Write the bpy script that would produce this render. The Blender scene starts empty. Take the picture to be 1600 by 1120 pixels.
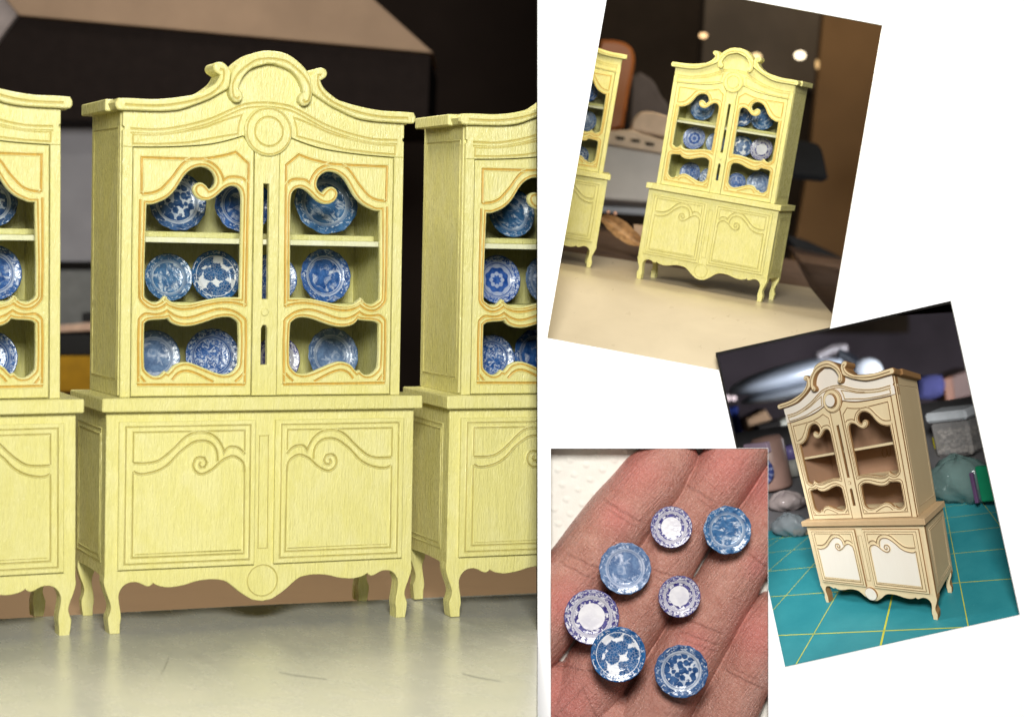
import bpy, bmesh, math, random
import numpy as np
from mathutils import Vector, Matrix, geometry

# ---------------------------------------------------------------- units
U = 0.00015          # metres per drawing unit (one unit = 0.15 mm, a finger is 17 mm thick)
F = 3300.0           # focal length in drawing units for a 1600 wide frame
scene = bpy.context.scene
COL = scene.collection
random.seed(7)

# ---------------------------------------------------------------- camera, world, lights, exposure
cam_data = bpy.data.cameras.new('camera')
cam = bpy.data.objects.new('camera', cam_data)
COL.objects.link(cam)
cam.rotation_euler = (math.radians(90), 0, 0)
cam_data.sensor_fit = 'HORIZONTAL'
cam_data.sensor_width = 36.0
cam_data.lens = 36.0 * F / 1600.0
cam_data.clip_start = 0.01
cam_data.clip_end = 20.0
cam_data.dof.use_dof = True
cam_data.dof.focus_distance = 3270 * U
APERTURE = 21.0      # aperture diameter in units
cam_data.dof.aperture_fstop = (cam_data.lens / 1000.0) / (APERTURE * U)
cam_data.dof.aperture_blades = 0
scene.camera = cam

world = bpy.data.worlds.new('World')
scene.world = world
world.use_nodes = True
world.node_tree.nodes['Background'].inputs[0].default_value = (1.0, 0.97, 0.93, 1)
world.node_tree.nodes['Background'].inputs[1].default_value = 0.10

scene.view_settings.view_transform = 'Standard'
scene.view_settings.look = 'None'
scene.view_settings.exposure = 0.0
scene.view_settings.gamma = 1.0
scene.render.engine = 'CYCLES'
scene.cycles.use_denoising = True
scene.cycles.max_bounces = 7


def at(px, py, z):
    """a point seen at (px, py) of the 1600 x 1120 frame, z units away"""
    return Vector(((px - 800) / F * z, z, -(py - 560) / F * z)) * U


def area_light(name, loc, target, size, power, color=(1, 1, 1), size_y=None):
    d = bpy.data.lights.new(name, 'AREA')
    d.energy = power
    d.color = color
    d.shape = 'RECTANGLE'
    d.size = size * U
    d.size_y = (size_y or size) * U
    o = bpy.data.objects.new(name, d)
    COL.objects.link(o)
    o.location = loc
    o.rotation_euler = (target - loc).to_track_quat('-Z', 'Y').to_euler()
    return o


# key light by the camera, up to its right; lamps over groups; added unseen fills
area_light('key_light', Vector((60, 500, 800)) * U, Vector((150, 3250, -40)) * U, 620, 2.55, (1.0, 0.985, 0.955))
area_light('lamp_over_shelf', at(330, -640, 3480), at(380, 900, 3290), 420, 0.42, (1.0, 0.95, 0.85))
area_light('lamp_over_second_table', at(1040, -230, 3330), at(1120, 330, 3540), 220, 0.075, (1.0, 0.88, 0.62))
area_light('lamp_over_mat', at(1060, 640, 3330), at(1390, 800, 3380), 120, 0.034, (0.98, 0.985, 1.0))
area_light('bench_fill_light', at(1680, 500, 4300), at(1330, 690, 4850), 300, 0.60, (0.84, 0.91, 1.0))  # unseen fill added to brighten the bench background, not the lamp's own light
area_light('bench_side_fill', at(1010, 660, 4500), at(1250, 700, 4950), 200, 0.16, (0.84, 0.90, 1.0))  # second unseen fill, added from the left of the bench
area_light('room_fill_left', at(260, -420, 5000), at(120, 400, 5600), 300, 0.05, (1.0, 0.93, 0.85))  # unseen fill added for the things behind the large cabinets
area_light('room_fill_right', at(1200, -200, 4600), at(1160, 300, 5400), 260, 0.07, (1.0, 0.82, 0.58))  # unseen fill added to lighten the wall behind the small cabinets

# ---------------------------------------------------------------- node helpers
class G:
    """a small node tree builder"""
    def __init__(self, name):
        self.m = bpy.data.materials.new(name)
        self.m.use_nodes = True
        self.nt = self.m.node_tree
        self.b = self.nt.nodes['Principled BSDF']
        self.out = self.nt.nodes['Material Output']

    def n(self, typ, ins=None, **props):
        nd = self.nt.nodes.new(typ)
        for k, v in props.items():
            setattr(nd, k, v)
        for k, v in (ins or {}).items():
            self.put(nd.inputs[k], v)
        return nd

    def put(self, sock, v):
        if isinstance(v, bpy.types.NodeSocket):
            self.nt.links.new(v, sock)
        elif isinstance(v, bpy.types.Node):
            self.nt.links.new(v.outputs[0], sock)
        else:
            if isinstance(v, tuple) and len(v) == 3 and sock.type == 'RGBA':
                v = v + (1,)
            sock.default_value = v

    def math(self, op, a, b=0.0, c=None):
        nd = self.n('ShaderNodeMath', {0: a, 1: b}, operation=op)
        if c is not None:
            self.put(nd.inputs[2], c)
        return nd.outputs[0]

    def mix(self, fac, a, b):
        nd = self.n('ShaderNodeMix', data_type='RGBA')
        self.put(nd.inputs[0], fac)
        self.put(nd.inputs[6], a)
        self.put(nd.inputs[7], b)
        return nd.outputs[2]

    def ramp(self, fac, stops, interp='LINEAR'):
        nd = self.n('ShaderNodeValToRGB', {0: fac})
        r = nd.color_ramp
        r.interpolation = interp
        while len(r.elements) < len(stops):
            r.elements.new(0.5)
        for e, (p, c) in zip(r.elements, stops):
            e.position = p
            e.color = (c, c, c, 1) if not isinstance(c, tuple) else c + (1,)
        return nd.outputs[0]

    def coords(self, scale=(1, 1, 1), unit=True, rot=(0, 0, 0)):
        tc = self.n('ShaderNodeTexCoord')
        k = 1.0 / U if unit else 1.0
        mp = self.n('ShaderNodeMapping', {0: tc.outputs['Object'], 'Scale': tuple(k * s for s in scale), 'Rotation': rot})
        return mp.outputs[0]

    def noise(self, vec, scale=1.0, detail=3.0, rough=0.5, dist=0.0):
        return self.n('ShaderNodeTexNoise', {'Vector': vec, 'Scale': scale, 'Detail': detail, 'Roughness': rough, 'Distortion': dist}).outputs[0]

    def bump(self, h, strength=0.3, dist=1.0):
        nd = self.n('ShaderNodeBump', {'Height': h, 'Strength': strength, 'Distance': dist * U})
        self.put(self.b.inputs['Normal'], nd.outputs[0])

    def set(self, color=None, rough=None, spec=None, metal=None, coat=None):
        if color is not None:
            self.put(self.b.inputs['Base Color'], color)
        if rough is not None:
            self.put(self.b.inputs['Roughness'], rough)
        if spec is not None:
            self.put(self.b.inputs['Specular IOR Level'], spec)
        if metal is not None:
            self.put(self.b.inputs['Metallic'], metal)
        if coat is not None:
            self.put(self.b.inputs['Coat Weight'], coat)
        return self.m


def plain(name, color, rough=0.6, spec=0.3, var=0.12, nscale=0.03, metal=0.0, bump=0.0):
    g = G(name)
    n = g.noise(g.coords(), nscale, 4)
    dark = tuple(c * (1 - var) for c in color)
    lite = tuple(min(1, c * (1 + var)) for c in color)
    g.set(g.mix(g.ramp(n, [(0.3, 0.0), (0.7, 1.0)]), dark, lite), rough, spec, metal)
    if bump:
        g.bump(g.noise(g.coords(), nscale * 12, 3), bump, 1.0)
    return g.m


def painted_wood(name, base, worn, streak=0.10, rough=0.42, bump=0.35):
    """brushed satin paint over vertical grain, every part brushed a little differently"""
    g = G(name)
    oi = g.n('ShaderNodeObjectInfo')
    sh = g.n('ShaderNodeCombineXYZ', {0: g.math('MULTIPLY', oi.outputs['Random'], 830.0), 1: 0.0, 2: g.math('MULTIPLY', oi.outputs['Random'], 4170.0)})

    def co(sx, sz):
        v = g.n('ShaderNodeVectorMath', {0: g.coords(), 1: sh.outputs[0]}, operation='ADD')
        return g.n('ShaderNodeVectorMath', {0: v.outputs[0], 1: (sx, sx, sz)}, operation='MULTIPLY').outputs[0]
    grain = g.noise(co(0.26, 0.022), 1.0, 5, 0.6, 0.35)
    blot = g.noise(co(0.022, 0.014), 1.0, 3, 0.55, 0.8)
    fine = g.noise(co(0.42, 0.075), 1.0, 4, 0.65, 0.5)
    c0 = tuple(c * (1 - streak) for c in base)
    c1 = tuple(min(1, c * (1 + streak)) for c in base)
    col = g.mix(g.ramp(grain, [(0.32, 0.0), (0.68, 1.0)]), c0, c1)
    pale = (min(1, base[0] * 1.10), min(1, base[1] * 1.12), min(1, base[2] * 1.55))
    col = g.mix(g.math('MULTIPLY', g.ramp(blot, [(0.40, 0.0), (0.72, 1.0)]), 0.55), col, pale)
    col = g.mix(g.math('MULTIPLY', oi.outputs['Random'], 0.16), col, tuple(c * 0.84 for c in base))
    scr = g.ramp(g.noise(co(0.10, 0.035), 1.0, 6, 0.78), [(0.64, 0.0), (0.72, 1.0)])
    col = g.mix(g.math('MULTIPLY', scr, 0.5), col, worn)
    rg = g.ramp(fine, [(0.3, rough - 0.12), (0.7, rough + 0.14)])
    g.set(col, rg, 0.5)
    g.bump(g.math('ADD', g.math('MULTIPLY', grain, 0.8), fine), bump, 2.0)
    return g.m


def bare_wood(name, base, dark, rough=0.6):
    g = G(name)
    wob = g.noise(g.coords((0.010, 0.010, 0.004)), 1.0, 3)
    grain = g.noise(g.coords((0.25, 0.25, 0.012)), 1.0, 5, 0.6, 0.4)
    col = g.mix(g.ramp(grain, [(0.35, 0.0), (0.7, 1.0)]), base, tuple(0.86 * b + 0.14 * d for b, d in zip(base, dark)))
    col = g.mix(g.math('MULTIPLY', g.ramp(wob, [(0.5, 0.0), (0.72, 1.0)]), 0.22), col, dark)
    g.set(col, rough, 0.3)
    g.bump(grain, 0.15, 1.0)
    return g.m


M = {}
YEL = (0.672, 0.626, 0.225)
M['paint'] = painted_wood('yellow_paint', YEL, (0.50, 0.46, 0.25), 0.055, 0.27, 0.8)
M['shelf_paint'] = painted_wood('pale_shelf_paint', (0.72, 0.69, 0.42), (0.50, 0.46, 0.25), 0.06, 0.35, 0.5)
M['gold'] = painted_wood('ochre_line', (0.52, 0.315, 0.045), (0.66, 0.56, 0.17), 0.22, 0.40, 0.4)
M['groove_shade'] = painted_wood('groove_shade_olive', (0.46, 0.40, 0.115), (0.62, 0.57, 0.21), 0.16, 0.45, 0.3)  # recess shade of the plainer grooves put into an olive colour
M['soft'] = painted_wood('pale_ochre_line', (0.52, 0.42, 0.105), (0.68, 0.62, 0.22), 0.16, 0.45, 0.3)
M['wood'] = bare_wood('pale_plywood', (0.74, 0.605, 0.375), (0.60, 0.44, 0.235))
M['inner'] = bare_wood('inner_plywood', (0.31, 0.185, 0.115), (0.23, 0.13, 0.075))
M['ledge'] = bare_wood('ledge_wood', (0.54, 0.38, 0.21), (0.34, 0.20, 0.09))
M['shaded_side_wood'] = bare_wood('shaded_side_plywood', (0.50, 0.385, 0.22), (0.40, 0.285, 0.15))  # darker copy of the plywood: shade on the sides put into the colour
M['wood_white'] = bare_wood('whitened_plywood', (0.80, 0.735, 0.64), (0.70, 0.61, 0.48))
M['burnt'] = bare_wood('burnt_edge', (0.28, 0.15, 0.056), (0.17, 0.075, 0.025), 0.7)
M['burnt_line'] = bare_wood('burnt_line', (0.22, 0.112, 0.038), (0.15, 0.07, 0.022), 0.7)


def glass_mat():
    g = G('clear_pane')
    tr = g.n('ShaderNodeBsdfTransparent', {0: (0.97, 0.98, 0.97)})
    gl = g.n('ShaderNodeBsdfGlossy', {0: (1, 1, 1), 'Roughness': 0.04})
    fr = g.n('ShaderNodeFresnel', {0: 1.35})
    mx = g.n('ShaderNodeMixShader', {0: fr.outputs[0], 1: tr.outputs[0], 2: gl.outputs[0]})
    g.put(g.out.inputs[0], mx.outputs[0])
    return g.m


M['glass'] = glass_mat()

# ---------------------------------------------------------------- mesh helpers
class MB:
    def __init__(self):
        self.v, self.f, self.mi, self.sm = [], [], [], []

    def add(self, verts, faces, mi=0, smooth=False):
        k = len(self.v)
        self.v += [tuple(p) for p in verts]
        self.f += [tuple(i + k for i in q) for q in faces]
        self.mi += [mi] * len(faces)
        self.sm += [smooth] * len(faces)

    def box(self, x0, x1, y0, y1, z0, z1, c=0.8, mi=0):
        """a box with small chamfers"""
        bm = bmesh.new()
        bmesh.ops.create_cube(bm, size=1.0)
        for v in bm.verts:
            v.co = Vector(((x0 + x1) / 2 + v.co.x * (x1 - x0), (y0 + y1) / 2 + v.co.y * (y1 - y0), (z0 + z1) / 2 + v.co.z * (z1 - z0)))
        if c:
            bmesh.ops.bevel(bm, geom=list(bm.edges), offset=c, segments=1, affect='EDGES')
        self.take(bm, mi)

    def take(self, bm, mi=0, smooth=False):
        bm.verts.ensure_lookup_table()
        bm.verts.index_update()
        self.add([v.co[:] for v in bm.verts], [[v.index for v in f.verts] for f in bm.faces], mi, smooth)
        bm.free()

    def build(self, name, mats, parent=None, warp=None, unit=U):
        me = bpy.data.meshes.new(name)
        vs = [warp(p) for p in self.v] if warp else self.v
        me.from_pydata([(a * unit, b * unit, c * unit) for a, b, c in vs], [], self.f)
        for m in (mats if isinstance(mats, (list, tuple)) else [mats]):
            me.materials.append(m)
        me.polygons.foreach_set('material_index', self.mi)
        me.polygons.foreach_set('use_smooth', self.sm)
        me.update()
        o = bpy.data.objects.new(name, me)
        COL.objects.link(o)
        if parent is not None:
            o.parent = parent
        return o


def area2(p):
    return sum(p[i][0] * p[(i + 1) % len(p)][1] - p[(i + 1) % len(p)][0] * p[i][1] for i in range(len(p)))


def ccw(p):
    return list(p) if area2(p) > 0 else list(p)[::-1]


def cw(p):
    return ccw(p)[::-1]


def left_offset(p, d):
    out = []
    n = len(p)
    for i in range(n):
        a, b, c = p[i - 1], p[i], p[(i + 1) % n]
        e1 = Vector((b[0] - a[0], b[1] - a[1]))
        e2 = Vector((c[0] - b[0], c[1] - b[1]))
        if e1.length < 1e-6 or e2.length < 1e-6:
            out.append(b)
            continue
        n1 = Vector((-e1.y, e1.x)).normalized()
        n2 = Vector((-e2.y, e2.x)).normalized()
        k = n1 + n2
        if k.length < 0.2:
            out.append((b[0] + n1.x * d, b[1] + n1.y * d))
            continue
        k.normalize()
        s = d / max(0.45, k.dot(n1))
        out.append((b[0] + k.x * s, b[1] + k.y * s))
    return out


def curve(pts, n=3, closed=False, sharp=50):
    """Catmull-Rom through the points, keeping sharp corners"""
    P = [Vector((p[0], p[1])) for p in pts]
    N = len(P)

    def tang(i):
        if not closed and (i == 0 or i == N - 1):
            return None
        a, b, c = P[i - 1], P[i], P[(i + 1) % N]
        u, v = (b - a), (c - b)
        if u.length < 1e-6 or v.length < 1e-6 or u.angle(v) > math.radians(sharp):
            return None
        return (c - a) / (u.length + v.length)
    out = []
    for i in range(N if closed else N - 1):
        a, b = P[i], P[(i + 1) % N]
        L = (b - a).length
        ta, tb = tang(i), tang((i + 1) % N)
        if L < 5:
            out.append(tuple(a))
            continue
        m0 = ta * L if ta else (b - a)
        m1 = tb * L if tb else (b - a)
        for k in range(n):
            t = k / n
            h = (2 * t**3 - 3 * t**2 + 1, t**3 - 2 * t**2 + t, -2 * t**3 + 3 * t**2, t**3 - t**2)
            q = a * h[0] + m0 * h[1] + b * h[2] + m1 * h[3]
            out.append(tuple(q))
    if not closed:
        out.append(tuple(P[-1]))
    return out


def mirror(p):
    return [(-a, b) for a, b in p]


def plate(mb, outer, holes=(), yf=0.0, yb=8.0, c=1.0, mi=0, mi_edge=0, axis='y', cap_back=True):
    """a board cut to an outline: chamfered front at yf, back at yb"""
    loops = [ccw(outer)] + [cw(h) for h in holes]
    fr = [left_offset(p, c) for p in loops] if c else loops
    tri = geometry.tessellate_polygon([[Vector((a, b, 0)) for a, b in p] for p in fr])
    flat = [q for p in fr for q in p]
    mk = (lambda a, y, b: (a, y, b)) if axis == 'y' else ((lambda a, y, b: (y, a, b)) if axis == 'x' else (lambda a, y, b: (a, b, y)))
    faces = []
    for t in tri:
        a, b, d = (flat[i] for i in t)
        s = (b[0] - a[0]) * (d[1] - a[1]) - (d[0] - a[0]) * (b[1] - a[1])
        if abs(s) < 1e-9:
            continue
        faces.append(t if s > 0 else t[::-1])
    mb.add([mk(a, yf, b) for a, b in flat], faces, mi)
    if cap_back:
        flat2 = [q for p in loops for q in p]
        mb.add([mk(a, yb, b) for a, b in flat2], [t[::-1] for t in faces], mi)
    for p, q in zip(loops, fr):
        n = len(p)
        v = [mk(a, yf, b) for a, b in q] + [mk(a, yf + c, b) for a, b in p] + [mk(a, yb, b) for a, b in p]
        if c:
            mb.add(v, [(i, n + i, n + (i + 1) % n, (i + 1) % n) for i in range(n)], mi_edge)
        mb.add(v, [(n + i, 2 * n + i, 2 * n + (i + 1) % n, n + (i + 1) % n) for i in range(n)], mi_edge)


def carve(mb, pts, y=0.0, w=4.0, h=0.9, closed=False, axis='y'):
    """a carved line on a face at depth y: two rounded shoulders (material 0) and a coloured groove (material 1)"""
    n = len(pts)
    prof = [(-0.62, -0.15), (-0.46, h * 0.9), (-0.30, h), (0.0, -0.05), (0.30, h), (0.46, h * 0.9), (0.62, -0.15)]
    V = []
    for i in range(n):
        a = pts[i - 1] if (i > 0 or closed) else pts[i]
        b = pts[i]
        c = pts[(i + 1) % n] if (i < n - 1 or closed) else pts[i]
        e = Vector((c[0] - a[0], c[1] - a[1]))
        e1 = Vector((b[0] - a[0], b[1] - a[1]))
        e2 = Vector((c[0] - b[0], c[1] - b[1]))
        k = 1.0
        if e1.length > 1e-6 and e2.length > 1e-6:
            e = e1.normalized() + e2.normalized()
            k = 1.0 / max(0.5, math.cos(e1.angle(e2) / 2))
        if e.length < 1e-6:
            e = Vector((1, 0))
        e.normalize()
        nx, nz = -e.y, e.x
        for s, hh in prof:
            q = (b[0] + nx * s * w * k, y - hh, b[1] + nz * s * w * k)
            V.append(q if axis == 'y' else (q[1], q[0], q[2]))
    m = len(prof)
    outer, inner = [], []
    for i in range(n if closed else n - 1):
        j = (i + 1) % n
        for s in range(m - 1):
            f = (i * m + s, i * m + s + 1, j * m + s + 1, j * m + s)
            (inner if s in (2, 3) else outer).append(f)
    k0 = len(mb.v)
    mb.add(V, outer, 0, True)
    mb.f += [tuple(q + k0 for q in f) for f in inner]
    mb.mi += [1] * len(inner)
    mb.sm += [False] * len(inner)


def circle(cx, cz, r, n=40):
    return [(cx + r * math.cos(2 * math.pi * i / n), cz + r * math.sin(2 * math.pi * i / n)) for i in range(n)]


def rect(x0, x1, z0, z1):
    return [(x0, z0), (x1, z0), (x1, z1), (x0, z1)]


# ---------------------------------------------------------------- object helpers
def tag(o, label=None, cat=None, group=None, kind=None):
    for k, v in (('label', label), ('category', cat), ('group', group), ('kind', kind)):
        if v:
            o[k] = v
    return o


def thing(name, mat=None, loc=None, scale=1.0):
    o = bpy.data.objects.new(name, None)
    o.empty_display_size = 0.005
    COL.objects.link(o)
    if mat is not None:
        o.matrix_world = mat @ Matrix.Scale(scale, 4)
    elif loc is not None:
        o.location = loc
    return o


def copy_tree(o, parent=None, own_mesh=False):
    c = o.copy()
    if own_mesh and c.data:
        c.data = o.data.copy()
    COL.objects.link(c)
    c.parent = parent
    for ch in o.children:
        copy_tree(ch, c, own_mesh)
    return c


def all_children(o):
    out = []
    for ch in o.children:
        out.append(ch)
        out += all_children(ch)
    return out


def frame(r, t, s=1.0):
    """rotation vector and place of a group of things, as seen from the camera"""
    th = math.sqrt(sum(a * a for a in r))
    R = Matrix.Rotation(th, 3, Vector(r) / th)
    C = Matrix(((1, 0, 0), (0, 0, 1), (0, -1, 0)))
    Bm = Matrix(((1, 0, 0), (0, 0, -1), (0, 1, 0)))
    m = (C @ R @ Bm).to_4x4()
    m.translation = (C @ Vector(t)) * s * U
    return m


def cut_by(o_list, co, no):
    """trim meshes by a world plane, keeping the side the normal points away from"""
    bpy.context.view_layer.update()
    for o in o_list:
        if o.type != 'MESH':
            continue
        inv = o.matrix_world.inverted()
        lc = inv @ co
        ln = (o.matrix_world.to_3x3().transposed() @ no).normalized()
        bm = bmesh.new()
        bm.from_mesh(o.data)
        bmesh.ops.bisect_plane(bm, geom=bm.verts[:] + bm.edges[:] + bm.faces[:], plane_co=lc, plane_no=ln, clear_outer=True, dist=1e-9)
        bm.to_mesh(o.data)
        bm.free()


def edge_plane(a, b):
    """the plane through the camera end of a board edge running from a to b (pixels); returns point, normal"""
    p, q = at(a[0], a[1], 3200), at(b[0], b[1], 3200)
    return p, p.cross(q).normalized()

# outlines of the left half of the cabinet front (x, z)
TRACE = {
 'hole_up': [[-183.3,630.3],[-175.0,630.5],[-165.3,633.9],[-155.6,638.5],[-147.2,645.1],[-139.9,653.5],[-133.9,663.0],[-127.9,672.5],[-120.7,680.3],[-110.9,685.9],[-101.1,687.9],[-91.8,686.1],[-84.4,680.6],[-80.2,673.6],[-79.2,666.5],[-81.6,660.6],[-85.9,656.4],[-89.0,655.1],[-91.5,658.0],[-95.8,662.1],[-101.4,664.6],[-106.9,663.6],[-111.8,659.4],[-113.2,653.4],[-111.0,647.0],[-106.1,641.8],[-99.2,638.7],[-91.2,638.5],[-83.8,641.1],[-77.1,645.9],[-71.0,651.4],[-64.8,656.8],[-57.4,660.5],[-51.2,661.2],[-45.0,659.0],[-40.5,653.8],[-38.6,646.1],[-38.2,637.8],[-39.3,495.2],[-64.0,495.1],[-86.9,491.8],[-109.7,487.0],[-124.4,484.6],[-137.4,485.6],[-146.3,489.2],[-154.5,496.5],[-161.7,489.1],[-170.5,486.0],[-179.4,490.1],[-185.1,496.0]],
 'hole_low': [[-184.6,455.6],[-179.8,459.5],[-169.4,461.1],[-159.7,461.6],[-153.3,462.3],[-149.7,463.4],[-145.1,458.0],[-137.0,453.8],[-124.0,451.7],[-109.3,453.3],[-93.0,458.0],[-76.7,463.6],[-63.6,466.0],[-52.1,465.2],[-45.4,461.3],[-40.7,455.7],[-40.4,395.7],[-46.0,386.3],[-52.6,381.6],[-62.5,380.0],[-74.0,382.2],[-88.9,387.8],[-105.3,394.5],[-118.4,398.5],[-129.8,397.7],[-139.5,393.1],[-145.1,386.8],[-148.8,383.4],[-153.2,385.6],[-160.4,379.1],[-170.1,378.4],[-178.2,383.1],[-183.9,391.0]],
 'g_top': [[-191.5,645.4],[-192.1,698.5],[-134.4,698.8],[-102.5,699.6],[-84.0,702.4],[-65.5,706.4],[-49.4,711.6],[-29.3,694.9],[-30.8,482.3]],
 'g_s': [[-191.5,645.4],[-175.2,647.5],[-163.1,653.0],[-153.5,662.6],[-145.1,672.1],[-136.6,684.1],[-127.0,694.3],[-118.4,698.0]],
 'g_arch': [[-98.8,698.5],[-88.9,695.2],[-80.2,690.1],[-73.9,683.2],[-69.4,675.0],[-67.5,669.2],[-61.3,673.5],[-51.4,674.9],[-40.2,673.9],[-33.9,669.9],[-30.1,664.1]],
 'g_left': [[-193.3,637.2],[-193.1,494.4],[-187.3,485.1],[-179.2,478.9],[-169.6,477.1],[-159.9,479.8],[-151.9,485.0],[-142.1,479.8],[-129.1,477.2],[-112.9,478.4],[-93.4,483.2],[-72.1,487.2],[-55.7,488.0],[-40.8,485.7],[-30.8,482.3]],
 'g_low': [[-193.3,366.9],[-193.5,460.3],[-188.7,467.3],[-182.4,470.4],[-171.1,469.3],[-159.8,470.4],[-151.0,475.1],[-142.0,468.9],[-127.4,464.3],[-112.7,465.9],[-93.2,472.2],[-75.3,477.4],[-60.5,477.5],[-47.2,473.9],[-37.2,467.6],[-30.5,460.5],[-30.8,365.3]],
 'g_bot': [[-194.9,366.1],[-30.0,364.8]],
 'g_b1': [[-191.0,379.3],[-182.8,369.1]],
 'g_b2': [[-142.5,372.7],[-136.1,380.5],[-128.0,385.2],[-118.3,385.9],[-105.2,381.9],[-90.3,374.7],[-78.8,369.1]],
 'g_b3': [[-45.8,369.6],[-37.6,376.7],[-31.9,383.0]],
 'fr_g1': [[-208.9,739.9],[-169.0,740.0],[-132.5,746.3],[-97.1,756.2],[-80.4,763.0],[-54.0,775.7],[-36.4,783.0],[-18.6,786.1],[-0.7,787.2]],
 'fr_g2': [[-205.0,717.9],[-205.2,731.3],[-168.9,732.4],[-132.4,738.1],[-96.9,746.2],[-80.3,752.9],[-55.6,762.1],[-40.6,766.8],[-45.7,750.6],[-46.4,738.8],[-80.0,731.9],[-115.1,724.2],[-132.2,721.9],[-168.7,718.9],[-205.0,717.9]],
 'cor_top': [[-234.1,776.1],[-230.6,782.0],[-209.1,782.7],[-185.1,782.6],[-167.0,783.8],[-142.8,787.3],[-109.3,794.8],[-97.1,801.9],[-86.7,809.8],[-80.7,817.6],[-78.1,823.5],[-81.3,825.1],[-86.6,829.0],[-88.8,833.9],[-87.1,839.0],[-81.9,842.1],[-74.9,842.0],[-67.8,837.3],[-63.8,830.7],[-61.4,827.0]],
 'cor_bot': [[-234.1,770.3],[-230.5,765.8],[-225.7,765.2],[-208.9,765.7],[-184.9,765.9],[-160.7,766.9],[-136.5,770.6],[-105.6,782.4],[-91.7,788.8],[-79.5,795.9],[-67.3,803.0]],
 'arch_out': [[-60.6,828.4],[-53.7,838.7],[-43.2,848.3],[-29.2,857.3],[-15.0,862.0],[-4.3,863.0]],
 'arch_in': [[-5.8,843.9],[-28.9,836.3],[-41.1,825.7],[-48.0,813.7],[-50.5,804.4],[-45.1,797.9],[-43.8,790.4],[-49.4,784.8],[-56.5,785.3],[-62.7,791.8],[-64.6,801.4],[-63.0,811.5]],
 'arch_g': [[-6.0,851.5],[-23.7,848.2],[-37.8,839.3],[-51.7,827.0],[-59.5,813.3],[-60.6,801.6],[-58.3,791.6],[-52.1,789.3],[-49.9,793.6]],
 'cor_g': [[-221.0,773.6],[-185.0,773.3],[-160.8,775.1],[-136.6,779.4],[-109.2,787.3],[-93.5,794.5],[-81.4,804.2],[-74.5,814.4],[-72.9,824.5],[-73.8,831.2],[-79.1,831.8]],
 'apron': [[-241.8,85.4],[-242.6,75.2],[-238.0,59.5],[-233.5,47.3],[-231.7,38.6],[-233.4,30.1],[-235.9,23.3],[-234.9,11.2],[-233.0,-0.1],[-218.1,-0.7],[-217.9,13.9],[-216.6,20.8],[-217.2,31.1],[-219.5,45.0],[-220.4,55.4],[-219.1,61.4],[-217.0,65.6],[-211.8,71.4],[-204.8,74.6],[-196.0,75.1],[-188.9,73.1],[-181.8,69.4],[-174.7,67.8],[-171.1,69.9],[-168.8,72.4],[-164.9,69.6],[-156.9,66.7],[-144.4,64.9],[-131.9,65.8],[-119.3,67.9],[-108.6,71.0],[-94.2,73.4],[-78.0,73.8],[-63.5,71.9],[-56.2,69.0],[-49.2,64.0],[-45.1,60.7],[-37.8,54.3],[-26.7,46.8],[-15.6,40.2],[-13.3,39.6],[-0.0,37.2]],
 'ld_s1': [[-202.3,252.0],[-183.2,251.6],[-167.4,254.2],[-153.8,262.7],[-140.3,274.6],[-126.8,287.6],[-115.5,294.0],[-101.8,296.0],[-87.9,293.6],[-76.3,285.7],[-69.3,275.6],[-65.0,265.5],[-60.0,272.1],[-50.7,273.5],[-41.4,270.2],[-33.1,261.6]],
 'ld_s2': [[-202.2,239.5],[-194.3,236.1],[-183.0,236.3],[-164.9,240.9],[-149.2,250.5],[-135.7,264.6],[-122.1,275.4],[-110.7,281.8],[-97.0,283.1],[-85.5,279.2],[-78.0,270.2],[-75.5,260.2],[-75.4,252.4]],
 'ld_s3': [[-33.2,234.9],[-35.3,248.3],[-43.5,256.2],[-52.8,259.3],[-62.1,256.6],[-71.2,251.2],[-80.4,242.5],[-91.8,235.7],[-101.0,233.6],[-109.0,238.2],[-112.6,246.5],[-110.0,255.3],[-103.6,258.9],[-95.5,257.2],[-92.0,250.1],[-94.9,243.9],[-100.6,243.4],[-103.4,247.4],[-101.2,251.8]],
}

# ---------------------------------------------------------------- display cabinet (drawing units, front at y = 0, feet at z = 0)
DOOR_TOP = [(-203.8, 712.0), (-168.1, 713.3), (-138.2, 715.2), (-112.0, 717.6), (-96.6, 719.4), (-79.9, 722.4), (-56.9, 728.5), (-37.5, 735.0)]


def half(p):
    """a traced left half and its mirror image as one outline"""
    return list(p) + mirror(p)[::-1]


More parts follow.
